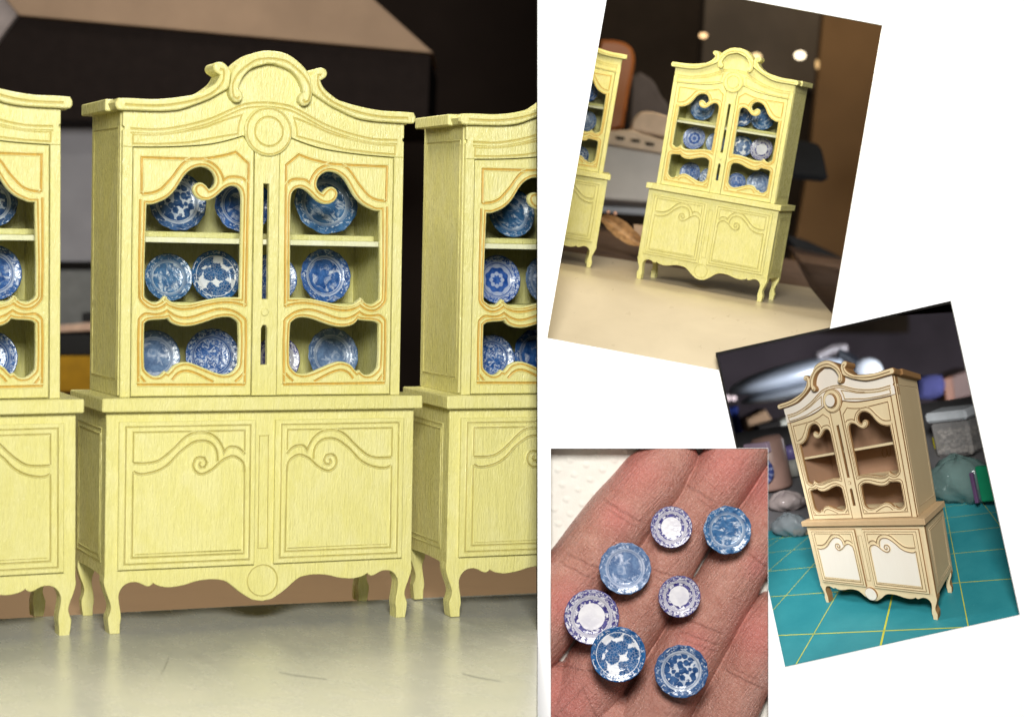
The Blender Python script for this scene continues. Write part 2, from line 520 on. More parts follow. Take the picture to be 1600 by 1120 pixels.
def make_cabinet(name, finish, warp=None):
    if finish == 'paint':
        inn = sdm = M['paint']
        fm, em, wm, lm, lo, edge_mi = M['paint'], M['paint'], M['paint'], M['gold'], M['groove_shade'], 0
    else:
        inn, sdm = M['inner'], M['shaded_side_wood']
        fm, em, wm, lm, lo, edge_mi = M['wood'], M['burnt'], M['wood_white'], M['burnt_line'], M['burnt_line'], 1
    sf = M['soft'] if finish == 'paint' else lm
    lw = 1.0 if finish == 'paint' else 1.05
    T = TRACE
    root = thing(name)

    def ribbon(mb, pts, y=0.0, w=4.0, h=0.9, closed=False, axis='y'):
        carve(mb, pts, y, w * lw * 1.12, h * 1.5, closed, axis)

    def part(nm, mb, mats, parent=root):
        return mb.build(nm, mats, parent, warp)
    two = [fm, em]
    # carcass
    for s in (-1, 1):
        mb = MB()
        mb.box(min(s * 209, s * 219.6), max(s * 209, s * 219.6), 8.2, 190, 347.2, 770, 0.6)
        sp = part('side_panel', mb, sdm)
        mb = MB()
        x = s * 219.6
        sg = -s
        for r in (rect(26, 176, 372, 742), ):
            ribbon(mb, r, x, 2.4, -0.5 * s, True, axis='x')
        ribbon(mb, [(10.5, 350), (10.5, 766)], x, 3, -1.4 * s, axis='x')
        part('carved_line', mb, [fm, lo], sp)
        mb = MB()
        plate(mb, rect(min(s * 220, s * 205), max(s * 220, s * 205), 347.2, 713.2), (), 0, 8, 0.9, 0, edge_mi)
        part('front_post', mb, two)
    mb = MB()
    mb.box(-209, 209, 184, 190, 347.2, 764, 0.3)
    bp = part('back_panel', mb, inn)
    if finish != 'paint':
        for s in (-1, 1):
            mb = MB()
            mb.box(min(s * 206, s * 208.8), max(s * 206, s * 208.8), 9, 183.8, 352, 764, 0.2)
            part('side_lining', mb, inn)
    if finish != 'paint':
        for s_, strokes in ((-1, [[(-132, 560), (-133, 540), (-132, 522), (-124, 520), (-117, 527), (-118, 538), (-125, 542), (-132, 536)]]),
                            (1, [[(62, 560), (54, 566), (45, 560), (41, 545), (44, 532), (53, 530), (60, 540), (63, 560), (63, 540), (67, 531), (73, 536), (78, 560)]])):
            mb = MB()
            for st in strokes:
                ribbon(mb, curve(st, 4), 184, 1.8, 0.3)
            part('pencil_letter', mb, [M['burnt_line'], M['burnt_line']], bp)
    for zt, ln in ((583, 8), (476, 8), (351, 4)):
        mb = MB()
        mb.box(-209, 209, 20 if ln == 8 else 9, 184, zt - ln, zt, 0.7, 0)
        sh = part('shelf', mb, [M['shelf_paint'] if finish == 'paint' else fm])
        mb = MB()
        mb.box(-208.5, 208.5, 92, 150, zt + 0.02, zt + 9, 1.0)
        if finish == 'paint':
            part('plate_ledge', mb, fm, sh)
    # doors
    for s in (-1, 1):
        mx = (lambda p: p) if s < 0 else mirror
        out = [(-203.6, 348.2), (-20.4, 348.2), (-20.4, 716), ] + curve(DOOR_TOP, 3)[::-1]
        h1 = curve(T['hole_up'], 3, True)
        h2 = curve(T['hole_low'], 3, True)
        mb = MB()
        plate(mb, mx(out), [mx(h1), mx(h2)], 0, 9, 1.6, 0, edge_mi)
        d = part('glazed_door', mb, two)
        mb = MB()
        for key, cl in (('g_top', 0), ('g_s', 0), ('g_arch', 0), ('g_left', 0), ('g_low', 0), ('g_bot', 0), ('g_b1', 0), ('g_b2', 0), ('g_b3', 0)):
            ribbon(mb, mx(curve(T[key], 3)), 0, 5.6 if finish == 'paint' else 4.2, 0.8)
        for h in (h1, h2):
            ribbon(mb, mx(left_offset(cw(h), 3.6)), 0, 3.8 if finish == 'paint' else 3.0, 0.6, True)
        part('carved_line', mb, [fm, lm], d)
        if finish == 'paint':
            mb = MB()
            plate(mb, mx(rect(-196, -28, 370, 704)), (), 9.2, 9.8, 0)
            part('glass_pane', mb, M['glass'], d)
    mb = MB()
    slot1 = rect(-5.2, 3.8, 493.3, 666)
    slot2 = [(-6, 394.6), (3.8, 394.6), (3.8, 449), (1.5, 454), (-3.5, 454), (-6, 449)]
    plate(mb, rect(-19.2, 19.2, 348.2, 740), [slot1, slot2], -1.2, 8, 0.9, 0, edge_mi)
    st = part('center_stile', mb, two)
    mb = MB()
    plate(mb, circle(-1.2, 474, 6.2, 20), (), -3.6, -1.3, 1.2, 0, edge_mi)
    part('door_knob', mb, two, st)
    # crown
    L = curve(DOOR_TOP, 3)
    top = curve(T['cor_top'], 3)
    arch = curve(T['arch_out'], 3)
    body = [(0, 735.5), (-37, 735.5)] + [(a, b + 1.6) for a, b in L[::-1]] + [(-220, 713.4), (-220, 737), (-217.5, 738.5), (-217.5, 742), (-220, 743.5), (-220, 766), (-230.4, 766.5)] + [(a, b - 0.4) for a, b in top] + [(a, b - 0.4) for a, b in arch[:-1]] + [(0, 862.6)]
    body = [p for i, p in enumerate(body) if i == 0 or (abs(p[0] - body[i - 1][0]) + abs(p[1] - body[i - 1][1])) > 0.3]
    full = body + mirror(body[1:-1])[::-1]
    mb = MB()
    plate(mb, full, (), 0, 33, 0.8, 0, edge_mi)
    crown = part('pediment_board', mb, [wm, em])
    mb = MB()
    for sgn in (0, 1):
        mx = mirror if sgn else (lambda p: p)
        ribbon(mb, mx(curve(T['fr_g1'], 3)), 0, 3.6, 0.7)
        ribbon(mb, [(a, b - 6.2) for a, b in mx(curve(T['fr_g1'], 3))], 0, 3.0, 0.6)
        ribbon(mb, mx(curve(T['fr_g2'][:-1], 3)), 0, 3.2, 0.6, True)
    part('carved_line', mb, [fm, sf], crown)
    mb = MB()
    plate(mb, circle(0, 744, 37.2, 48), (), -5.5, 0, 1.4, 0, edge_mi)
    md = part('medallion', mb, two)
    mb = MB()
    ribbon(mb, circle(0, 744, 21.8), -5.5, 3.4, 0.8, True)
    ribbon(mb, circle(0, 744, 34.0), -5.5, 3.0, 0.6, True)
    part('carved_line', mb, [fm, sf], md)
    if finish != 'paint':
        mb = MB()
        plate(mb, circle(0, 744, 19.5, 36), (), -15, -5.4, 1.2, 0, 1)
        part('raised_disc', mb, [M['wood_white'], em], md)
    for sgn in (0, 1):
        mx = mirror if sgn else (lambda p: p)
        bot = curve(T['cor_bot'], 3)
        cor = curve(T['cor_top'], 3) + [(-62.5, 820), (-64, 808)] + bot[::-1]
        mb = MB()
        plate(mb, mx(cor), (), -13, -0.1, 1.8, 0, edge_mi)
        c = part('cornice_scroll', mb, two)
        mb = MB()
        ribbon(mb, mx(curve(T['cor_g'], 3)), -13, 4.0, 0.8)
        part('carved_line', mb, [fm, sf], c)
    ain = curve(T['arch_in'], 3)
    harch = ain[::-1][:-1] + [(-2, 844.2)]
    left = [(-62.8, 812)] + [(-61.6, 824)] + curve(T['arch_out'], 3)
    outl = ain[::-1] + []
    a_half = [p for p in left] + mirror(left)[::-1]
    inner = ain[::-1][1:]            # from the foot scroll up to the crown's underside
    loop = a_half + mirror(inner) + inner[::-1]
    mb = MB()
    plate(mb, loop, (), -16, -0.1, 1.8, 0, edge_mi)
    c = part('arch_molding', mb, two)
    mb = MB()
    g = curve(T['arch_g'], 3)
    ribbon(mb, g[::-1] + mirror(g), -16, 3.8, 0.8)
    part('carved_line', mb, [fm, sf], c)
    mb = MB()
    mb.box(-238.2, 238.2, 33.2, 184, 765.5, 783, 1.6, 1 if edge_mi else 0)
    part('top_slab', mb, two)
    # counter and lower cupboard
    mb = MB()
    mb.box(-250.7, 250.7, -20.5, 186, 327, 347, 1.6, 1 if edge_mi else 0)
    part('counter_top', mb, [fm, M['ledge']] if edge_mi else two)
    ap = curve(T['apron'], 3)
    ap = [(a, max(0.0, b)) for a, b in ap]
    lower = [(-241.5, 326.8)] + ap
    low_full = lower + mirror(lower[:-1])[::-1]
    mb = MB()
    plate(mb, low_full, (), -7, 3, 1.0, 0, edge_mi)
    ff = part('front_frame', mb, two)
    mb = MB()
    ribbon(mb, circle(-0.8, 69, 23.6), -7, 2.4, 0.6, True)
    ribbon(mb, [(-8.6, 288), (5.8, 288), (6.2, 118), (-8.2, 118)], -7, 2.2, 0.5, True)
    part('carved_line', mb, [fm, lo], ff)
    if finish != 'paint':
        mb = MB()
        plate(mb, circle(-0.8, 69, 24.5, 36), (), -15, -6.9, 1.2, 0, 1)
        part('raised_disc', mb, [M['wood_white'], em], ff)
    for s in (-1, 1):
        mb = MB()
        prof = [(3.1, 326.8), (3.1, 74), (14, 76), (30, 84), (158, 84), (172, 77), (186, 74), (186, 326.8)]
        x0, x1 = (-241.3, -231.3) if s < 0 else (231.3, 241.3)
        plate(mb, curve(prof, 3), (), s * 241.3, s * 231.3, 0, 0, edge_mi, axis='x')
        sp = part('lower_side', mb, [sdm, em])
        mb = MB()
        for r in (rect(22, 168, 104, 300), rect(30, 160, 112, 292)):
            ribbon(mb, r, s * 241.3, 2.2, -0.5 * s, True, axis='x')
        part('carved_line', mb, [fm, lo], sp)
        # carved cupboard doors
        mx = (lambda p: p) if s < 0 else mirror
        mb = MB()
        plate(mb, mx(rect(-223.4, -15.4, 94.4, 312.2)), (), -13, -7.1, 1.2, 0, edge_mi)
        d = part('cupboard_door', mb, [fm, em])
        mb = MB()
        ribbon(mb, mx(rect(-214, -24.3, 103.2, 305)), -13, 3.0, 0.9, True)
        ribbon(mb, mx([(-203, 253), (-203, 297), (-33.4, 297), (-33.4, 262)]), -13, 3.2, 0.9)
        ribbon(mb, mx([(-203, 239), (-203, 112.5), (-32.8, 112.5), (-33.2, 236)]), -13, 3.2, 0.9)
        ribbon(mb, mx(rect(-198.5, -37.2, 117, 117.4)), -13, 2.0, 0.4)
        for key in ('ld_s1', 'ld_s2', 'ld_s3'):
            ribbon(mb, mx(curve(T[key], 3)), -13, 4.4, 1.3)
        part('carved_line', mb, [fm, lo], d)
        if finish != 'paint':
            pts = [(-199, 235)] + curve(T['ld_s2'], 3)[2:] + [(-66, 258), (-52, 255), (-40, 246), (-37, 232), (-37, 120), (-199, 120)]
            mb = MB()
            plate(mb, mx(pts), (), -13.3, -13.05, 0)
            part('bleached_field', mb, M['wood_white'], d)
    for s in (-1, 1):
        mx = (lambda p: p) if s < 0 else mirror
        lg = curve([(a, max(0.0, b)) for a, b in T['apron'][:17]], 3) + [(-214, 84), (-214, 100), (-230.8, 100), (-230.8, 92)]
        for y0, y1 in ((3.1, 21), (160, 176.8)):
            mb = MB()
            plate(mb, mx(lg), (), y0, y1, 0.6, 0, edge_mi)
            part('leg', mb, two)
    mb = MB()
    bk = [(-231, 326.8), (-231, 0), (-217, 0), (-216.6, 20), (-219, 34), (-220, 52), (-212, 68), (-196, 78), (196, 78), (212, 68), (220, 52), (219, 34), (216.6, 20), (217, 0), (231, 0), (231, 326.8)]
    plate(mb, curve(bk, 3), (), 177, 186, 0.8, 0, edge_mi)
    part('rear_frame', mb, two)
    mb = MB()
    mb.box(-231, 231, 3.2, 177, 96, 102, 0.4)
    part('cupboard_floor', mb, fm)
    return root


# ---------------------------------------------------------------- painted plates
def plate_mat(name, kind, dark, mid, white, seed=0.0):
    g = G(name)
    tc = g.n('ShaderNodeTexCoord')
    mp = g.n('ShaderNodeMapping', {0: tc.outputs['Object'], 'Scale': (1 / (40 * U),) * 3})
    sp = g.n('ShaderNodeSeparateXYZ', {0: mp.outputs[0]})
    x, z = sp.outputs[0], sp.outputs[2]
    r = g.math('SQRT', g.math('ADD', g.math('MULTIPLY', x, x), g.math('MULTIPLY', z, z)))
    th = g.math('ARCTAN2', z, x)
    flat = g.n('ShaderNodeCombineXYZ', {0: x, 1: z, 2: seed}).outputs[0]
    pol = g.n('ShaderNodeCombineXYZ', {0: g.math('MULTIPLY', th, 3.2), 1: g.math('MULTIPLY', r, 6.0), 2: seed + 3}).outputs[0]

    def thr(v, a, b):
        return g.ramp(v, [(a, 0.0), (b, 1.0)])

    def band(a, b):
        return g.math('MULTIPLY', g.math('GREATER_THAN', r, a), g.math('LESS_THAN', r, b))
    fine_rim = kind in ('ring', 'lace', 'star')
    rim_n = g.noise(pol, 2.3 if fine_rim else 1.5, 4, 0.6, 1.2)
    rim = thr(rim_n, 0.42, 0.52) if fine_rim else thr(rim_n, 0.36, 0.47)
    if kind == 'rose':
        vor = g.n('ShaderNodeTexVoronoi', {'Vector': flat, 'Scale': 2.3, 'Randomness': 0.9})
        d = g.math('ADD', vor.outputs['Distance'], g.math('MULTIPLY', g.math('SUBTRACT', g.noise(flat, 7, 4, 0.6), 0.5), 0.55))
        well = g.ramp(d, [(0.585, 1.0), (0.64, 0.0)])
        vein = g.n('ShaderNodeTexVoronoi', {'Vector': flat, 'Scale': 11.0}, feature='DISTANCE_TO_EDGE')
        well = g.math('MULTIPLY', well, g.ramp(vein.outputs['Distance'], [(0.0, 0.66), (0.09, 1.0)]))
        fill = 0.0
    elif kind == 'willow':
        st = g.n('ShaderNodeCombineXYZ', {0: g.math('MULTIPLY', x, 2.0), 1: g.math('MULTIPLY', z, 3.6), 2: seed}).outputs[0]
        well = thr(g.noise(st, 1.5, 5, 0.62, 0.8), 0.34, 0.48)
    elif kind == 'sprig':
        vor = g.n('ShaderNodeTexVoronoi', {'Vector': flat, 'Scale': 5.2})
        d = g.math('ADD', vor.outputs['Distance'], g.math('MULTIPLY', g.math('SUBTRACT', g.noise(flat, 9, 3), 0.5), 0.5))
        well = g.ramp(d, [(0.55, 1.0), (0.66, 0.0)])
    elif kind == 'ring':
        well = g.math('MULTIPLY', thr(g.noise(flat, 7.0, 3, 0.55, 0.8), 0.40, 0.50), g.math('GREATER_THAN', g.math('ADD', r, g.math('MULTIPLY', g.math('SUBTRACT', g.noise(flat, 14, 2), 0.5), 0.05)), 0.485))
    elif kind == 'star':
        pet = g.math('ADD', g.math('MULTIPLY', g.math('SINE', g.math('MULTIPLY', th, 8.0)), 0.5), g.math('SINE', g.math('MULTIPLY', r, 19.0)))
        well = g.math('MAXIMUM', g.ramp(g.math('ADD', g.math('MULTIPLY', pet, 0.3), 0.5), [(0.34, 0.35), (0.48, 1.0)]), 0.35)
    elif kind == 'lace':
        well = thr(g.noise(flat, 8.5, 4, 0.6, 1.6), 0.39, 0.50)
    else:
        well = thr(g.noise(flat, 3.0, 5, 0.6, 0.6), 0.35, 0.49)
    inwell = g.math('LESS_THAN', r, 0.78 if kind == 'rose' else 0.64)
    v = g.math('ADD', g.math('MULTIPLY', inwell, well), g.math('MULTIPLY', band(0.76 if kind != 'rose' else 0.80, 1.2), rim))
    lw = {'willow': (0.55, 0.75), 'scene': (0.8, 0.35), 'sprig': (0.5, 0.15), 'lace': (0.95, 0.7), 'star': (0.9, 0.5), 'ring': (0.45, 0.30)}.get(kind, (0.8, 0.4))
    line = g.math('ADD', g.math('MULTIPLY', band(0.655, 0.70), lw[0]), g.math('ADD', g.math('MULTIPLY', band(0.70, 0.76), lw[1]), band(0.975, 1.2)))
    if kind == 'rose':
        line = band(0.965, 1.2)
    if kind == 'pale':
        v = g.math('MULTIPLY', v, 0.88)
        line = g.math('MULTIPLY', line, 0.7)
    v = g.math('MINIMUM', g.math('ADD', v, line), 1.0)
    tone = g.mix(thr(g.noise(flat, 4.5, 4, 0.6), 0.36, 0.64), dark, mid)
    wash = g.mix(g.math('MULTIPLY', thr(g.noise(flat, 2.2, 3), 0.40, 0.62), 0.45 if kind in ('willow', 'pale', 'sprig') else 0.16), white, mid)
    g.set(g.mix(v, wash, tone), 0.20, 0.42)
    g.bump(g.noise(flat, 6.0, 3), 0.40, 2.0)
    return g.m


WH = (0.56, 0.60, 0.72)
PM = {
    'rose': plate_mat('rose_plate', 'rose', (0.006, 0.055, 0.17), (0.02, 0.105, 0.27), (0.74, 0.74, 0.76), 1.0),
    'willow': plate_mat('willow_plate', 'willow', (0.018, 0.07, 0.18), (0.06, 0.16, 0.32), (0.62, 0.66, 0.72), 2.0),
    'sprig': plate_mat('sprig_plate', 'sprig', (0.012, 0.045, 0.14), (0.05, 0.115, 0.26), (0.62, 0.65, 0.70), 3.0),
    'ring': plate_mat('ring_plate', 'ring', (0.028, 0.022, 0.13), (0.09, 0.085, 0.25), (0.70, 0.68, 0.70), 4.0),
    'star': plate_mat('star_plate', 'star', (0.012, 0.055, 0.25), (0.05, 0.125, 0.40), WH, 5.0),
    'lace': plate_mat('lace_plate', 'lace', (0.008, 0.05, 0.21), (0.04, 0.125, 0.36), WH, 6.0),
    'misty': plate_mat('misty_plate', 'pale', (0.02, 0.07, 0.19), (0.11, 0.19, 0.34), WH, 7.0),
    'scene': plate_mat('scene_plate', 'scene', (0.008, 0.05, 0.20), (0.045, 0.13, 0.37), WH, 8.0),
}


def plate_mesh(name, waves, amp, seed):
    rnd = random.Random(seed)
    mb = MB()
    prof = [(0.0, 0.055), (0.30, 0.052), (0.56, 0.046), (0.645, 0.03), (0.71, -0.03), (0.80, -0.055), (0.90, -0.075), (0.975, -0.105), (1.0, -0.10), (0.985, -0.06), (0.74, 0.035), (0.62, 0.11), (0.0, 0.115)]
    n = 72
    ph = rnd.random() * 6
    V, Fc = [], []
    for r, d in prof:
        for i in range(n):
            a = 2 * math.pi * i / n
            k = max(0, (r - 0.7) / 0.3)
            w = 1 + k * amp * (math.sin(waves * a + ph) + 0.5 * math.sin((waves * 2 + 3) * a + 2 * ph))
            dd = d + k * amp * 1.2 * math.sin(waves * 1.0 * a + ph + 1)
            V.append((40 * r * w * math.cos(a), 40 * dd, 40 * r * w * math.sin(a)))
    m = len(prof)
    for j in range(m - 1):
        for i in range(n):
            k = (i + 1) % n
            Fc.append((j * n + i, j * n + k, (j + 1) * n + k, (j + 1) * n + i))
    mb.add(V, Fc, 0, True)
    o = mb.build(name, PM['rose'])
    me = o.data
    bpy.data.objects.remove(o)
    return me


PLATE_SHAPES = [plate_mesh('plate_wavy', 14, 0.012, 1), plate_mesh('plate_scalloped', 9, 0.016, 2), plate_mesh('plate_round', 22, 0.006, 3)]
_pm = {}


def china_plate(kind, shape, mat4, radius, spin, label, group):
    key = (kind, shape)
    if key not in _pm:
        me = PLATE_SHAPES[shape].copy()
        me.materials.clear()
        me.materials.append(PM[kind])
        _pm[key] = me
    o = bpy.data.objects.new('china_plate', _pm[key])
    COL.objects.link(o)
    o.matrix_world = mat4 @ Matrix.Rotation(spin, 4, 'Y') @ Matrix.Scale(radius / 40.0, 4)
    return tag(o, label, 'plate', group)

# ---------------------------------------------------------------- frames of the four groups
R1 = (0.05222, -0.43143, 0.00902)
S2, S3 = 0.47, 0.4647
FC = frame(R1, (-381.04, 403.29, 3201.3))
FL = frame((0.063, -0.441, 0.002), (-860.43, 407.01, 2993.1))
FR = frame((0.060, -0.393, 0.009), (117.2, 402.56, 3394.0))
F2 = frame((0.10099, 0.36800, 0.17847), (664.99, -243.47, 7532.6), S2)
FQ = frame((0.131, 0.0, 0.164), (56.7, -369.8, 7737.1), S2)
R3 = (0.14715, 0.76349, -0.18108)
F3 = frame(R3, (1255.29, 885.57, 7234.87), S3)


def taper(p, a=(-0.42064, 0.75646, -0.16460)):
    """the unpainted cabinet and its mat are built slightly tapered"""
    w = 1 + (a[0] * p[0] + a[1] * p[1] + a[2] * (p[2] - 430)) / 1000
    return (p[0] / w, p[1] / w, (p[2] - 430) / w + 430)


def hit(fr, s, px, py, z=0.0, warp=None):
    """where the sight line of a pixel meets a group's ground plane: (world point, local units)"""
    m = fr @ Matrix.Scale(s, 4)
    pts = [(0, 0, z), (200, 0, z), (0, 200, z)]
    a, b, c = [m @ (Vector(warp(p) if warp else p) * U) for p in pts]
    n = (b - a).cross(c - a)
    d = at(px, py, 1000)
    k = n.dot(a) / n.dot(d)
    w = d * k
    return w, (m.inverted() @ w) / U


# ---------------------------------------------------------------- the white wall with its cut-out openings
def white_wall():
    z0, z1 = 3200, 3206
    pic2 = [(955, -39), (1379, 40), (1297.5, 512.5)]
    outline = [(840, -260), (1840, -260), (1840, 1400), (840, 1400)]
    hole = [(954.8, -39.5), (1379, 40), (1297.2, 513.5), (1486, 470), (1594, 960.5), (1227, 1042), (1200.5, 920), (1200.5, 1153), (860.5, 1153), (860.5, 700.5), (1150.5, 700.5), (1123.3, 578.2), (855, 528)]
    mb = MB()
    k = z0 / F
    tr = lambda p: ((p[0] - 800) * k, -(p[1] - 560) * k)
    plate(mb, [tr(p) for p in outline], [[tr(p) for p in hole]], z0, z1, 0)
    g = G('white_card')
    g.set((0.95, 0.95, 0.95), 0.9, 0.05)
    o = mb.build('wall', g.m)
    o['kind'] = 'structure'


white_wall()
M['black'] = plain('black_cloth', (0.012, 0.010, 0.009), 0.9, 0.1)
M['white_board'] = plain('white_board', (0.8, 0.8, 0.78), 0.8, 0.1, 0.02)
M['partition'] = plain('dark_partition', (0.02, 0.018, 0.016), 0.9, 0.1)


def wall_sheet(name, corners, mat, thick=6):
    """a thin upright or slanted board through four world points"""
    a, b, c, d = corners
    n = (b - a).cross(c - a).normalized() * thick * U
    v = [p for p in corners] + [p + n for p in corners]
    me = bpy.data.meshes.new(name)
    me.from_pydata([p[:] for p in v], [], [(0, 1, 2, 3), (7, 6, 5, 4), (0, 4, 5, 1), (1, 5, 6, 2), (2, 6, 7, 3), (3, 7, 4, 0)])
    me.materials.append(mat)
    o = bpy.data.objects.new(name, me)
    COL.objects.link(o)
    o['kind'] = 'structure'
    return o


wall_sheet('light_divider', [at(842.5, -260, 3207), at(842.5, 1300, 3207), at(842.5, 1300, 9000), at(842.5, -260, 9000)], M['partition'], -4)  # dividers added behind the wall keep each opening's light apart
wall_sheet('light_divider', [at(1118.3, 551.4, 3207), at(1900, 379.5, 3207), at(1900, 379.5, 6900), at(1118.3, 551.4, 6900)], M['partition'], -3)  # added to keep the bench fill out of the opening above
wall_sheet('light_divider', [at(1118.3, 551.4, 3207), at(1151, 700, 3207), at(1151, 700, 6900), at(1118.3, 551.4, 6900)], M['partition'], 2)
wall_sheet('light_divider', [at(846, 700.2, 3207), at(1200.2, 700.2, 3207), at(1200.2, 700.2, 3270), at(846, 700.2, 3270)], M['white_board'], 0.5)  # added white divider: blocks the mat lamp, bounces light onto the hand
wall_sheet('light_divider', [at(1200.3, 700, 3207), at(1200.3, 1180, 3207), at(1200.3, 1180, 3270), at(1200.3, 700, 3270)], M['white_board'], -0.5)  # its upright partner, likewise added for the light on the hand

# ---------------------------------------------------------------- big picture: three yellow cabinets on a grey glossy sheet
def sheet_mat(name, base, tint, rough=0.22, spec=0.5):
    g = G(name)
    n = g.noise(g.coords((0.004, 0.006, 0.004)), 1.0, 4, 0.6, 0.6)
    n2 = g.noise(g.coords((0.03, 0.012, 0.03)), 1.0, 4, 0.6)
    col = g.mix(g.ramp(n, [(0.35, 0.0), (0.65, 1.0)]), base, tint)
    spots = g.ramp(g.noise(g.coords((0.05, 0.035, 0.05)), 1.0, 2, 0.5), [(0.80, 0.0), (0.86, 1.0)])
    col = g.mix(g.math('MULTIPLY', spots, 0.12), col, tuple(c * 0.6 for c in base))
    g.set(col, g.ramp(n2, [(0.3, rough), (0.7, rough + 0.10)]), spec)
    g.bump(g.noise(g.coords((0.012, 0.03, 0.02)), 1.0, 2), 0.05, 2.0)
    return g.m


M['grey_sheet'] = sheet_mat('grey_glossy_sheet', (0.44, 0.44, 0.375), (0.485, 0.475, 0.40), 0.21)
M['cream_sheet'] = sheet_mat('cream_glossy_sheet', (0.51, 0.43, 0.30), (0.56, 0.475, 0.335), 0.27, 0.40)
M['table_wood'] = bare_wood('brown_table', (0.40, 0.262, 0.148), (0.30, 0.19, 0.105), 0.42)


def flat_sheet(name, fr, s, corners, z, mat, kind='structure', thick=3.0, warp=None, sub=1):
    """a sheet lying in a group's ground plane, corners in local units"""
    mb = MB()
    p = ccw(corners)
    n = len(p)
    v = [(a, b, z) for a, b in p] + [(a, b, z - thick) for a, b in p]
    mb.add(v, [tuple(range(n))] + [tuple(range(2 * n - 1, n - 1, -1))] + [(i, n + i, n + (i + 1) % n, (i + 1) % n) for i in range(n)])
    o = mb.build(name, mat, None, warp)
    o.matrix_world = fr @ Matrix.Scale(s, 4)
    if kind:
        o['kind'] = kind
    return o


h = lambda x, y: tuple(hit(FC, 1, x, y)[1][:2])
sheet1 = flat_sheet('table_sheet', FC, 1, [h(-120, 1180), h(839.2, 1180), h(839.2, 926), h(400, 945), h(-120, 973)], 0, M['grey_sheet'])
back1 = flat_sheet('table', FC, 1, [h(-160, 985), h(839, 935), h(836, 560), h(-300, 590)], -5, M['table_wood'])

# scratches and creases in the grey sheet
mb = MB()
for pts in ([(266, 1018), (263, 1030), (256, 1046), (247, 1062)], [(436, 1050), (462, 1055), (512, 1061)], [(722, 1052), (750, 1059), (782, 1064)]):
    q = [h(*p) for p in pts]
    c = curve(q, 4)
    v = []
    for i, (a, b) in enumerate(c):
        wd = 1.4 * math.sin(math.pi * (i + 0.3) / len(c))
        v += [(a - wd, b, 0.25), (a + wd, b + 3, 0.25)]
    mb.add(v, [(2 * i, 2 * i + 1, 2 * i + 3, 2 * i + 2) for i in range(len(c) - 1)])
sc = mb.build('scratch', plain('scratch_grey', (0.22, 0.215, 0.18), 0.5))
sc.parent = sheet1

yellow = make_cabinet('display_cabinet', 'paint')
yellow.matrix_world = FC
G1 = 'pale yellow display cabinets with plates behind glass'
tag(yellow, 'whole pale yellow cabinet with arched crest, center of the large picture', 'cabinet', G1)


def place(fr, s, label):
    c = copy_tree(yellow, None, False)
    c.matrix_world = fr @ Matrix.Scale(s, 4)
    return tag(c, label, 'cabinet', G1)


left = place(FL, 1, 'pale yellow cabinet cut off by the left edge of the large picture')
right = copy_tree(yellow, None, True)
right.matrix_world = FR
tag(right, 'pale yellow cabinet showing only its left half, right end of the large picture', 'cabinet', G1)
small = place(F2, S2, 'small whole yellow cabinet standing tilted in the upper right picture')
small_left = copy_tree(yellow, None, True)
small_left.matrix_world = FQ @ Matrix.Scale(S2, 4)
tag(small_left, 'small yellow cabinet cut off by the left edge of the upper right picture', 'cabinet', G1)
co, no = edge_plane((841.2, 0), (841.2, 1120))
if no.x < 0:
    no = -no
cut_by(all_children(right), co, no)
co, no = edge_plane((846, 0), (846, 1120))
if no.x > 0:
    no = -no
cut_by(all_children(small_left), co, no)

# ---------------------------------------------------------------- the plates in the cabinets
LEDGE = {1: 592.6, 2: 485.6, 3: 360.6}
GP = 'blue and white plates on the cabinet shelves'


def shelf_plate(fr, s, x, r, lv, kind, shape, label):
    lean = math.radians(random.uniform(-13, -8))
    loc = Vector((x, 118 + random.uniform(-3, 3), LEDGE[lv] + r * 0.985)) * U
    m = fr @ Matrix.Scale(s, 4) @ Matrix.Translation(loc) @ Matrix.Rotation(lean, 4, 'X') @ Matrix.Rotation(random.uniform(-0.1, 0.1), 4, 'Z')
    return china_plate(kind, shape, m, r, random.uniform(0, 6.28), label, GP)


big = 'in the whole large cabinet'
for a in [(-105.9, 45.8, 1, 'sprig', 0, 'blue sprigged plate on the left of the top shelf ' + big),
          (-0.9, 44.2, 1, 'scene', 1, 'dark blue plate behind the center post on the top shelf ' + big),
          (135.6, 50.9, 1, 'willow', 1, 'large blue landscape plate on the right of the top shelf ' + big),
          (-116.5, 36.8, 2, 'willow', 2, 'pale plate with blue trees, leftmost on the middle shelf ' + big),
          (-41.4, 40.0, 2, 'rose', 2, 'bold blue rose plate on the middle shelf ' + big),
          (135.5, 42.7, 2, 'scene', 0, 'blue scenic plate alone on the right of the middle shelf ' + big),
          (49.7, 38.3, 2, 'lace', 2, 'blue plate mostly hidden behind the center post, middle shelf, ' + big),
          (-138.0, 40.7, 3, 'misty', 2, 'misty grey blue plate at the left of the bottom shelf ' + big),
          (-46.9, 42.1, 3, 'lace', 2, 'bright blue lacy plate on the bottom shelf, left door, ' + big),
          (59.0, 36.4, 3, 'ring', 2, 'purple rimmed plate half hidden at the bottom right door ' + big),
          (150.5, 42.8, 3, 'misty', 0, 'white plate with faint blue trees, bottom right ' + big)]:
    shelf_plate(FC, 1, *a)
lw = 'in the cabinet cut off at far left'
for a in [(143.8, 39.1, 1, 'sprig', 0, 'blue plate on the top shelf ' + lw), (148.6, 41.1, 2, 'scene', 2, 'blue plate on the middle shelf ' + lw), (143.1, 40.2, 3, 'lace', 2, 'blue plate on the bottom shelf ' + lw)]:
    shelf_plate(FL, 1, *a)
rw = 'in the half shown large cabinet'
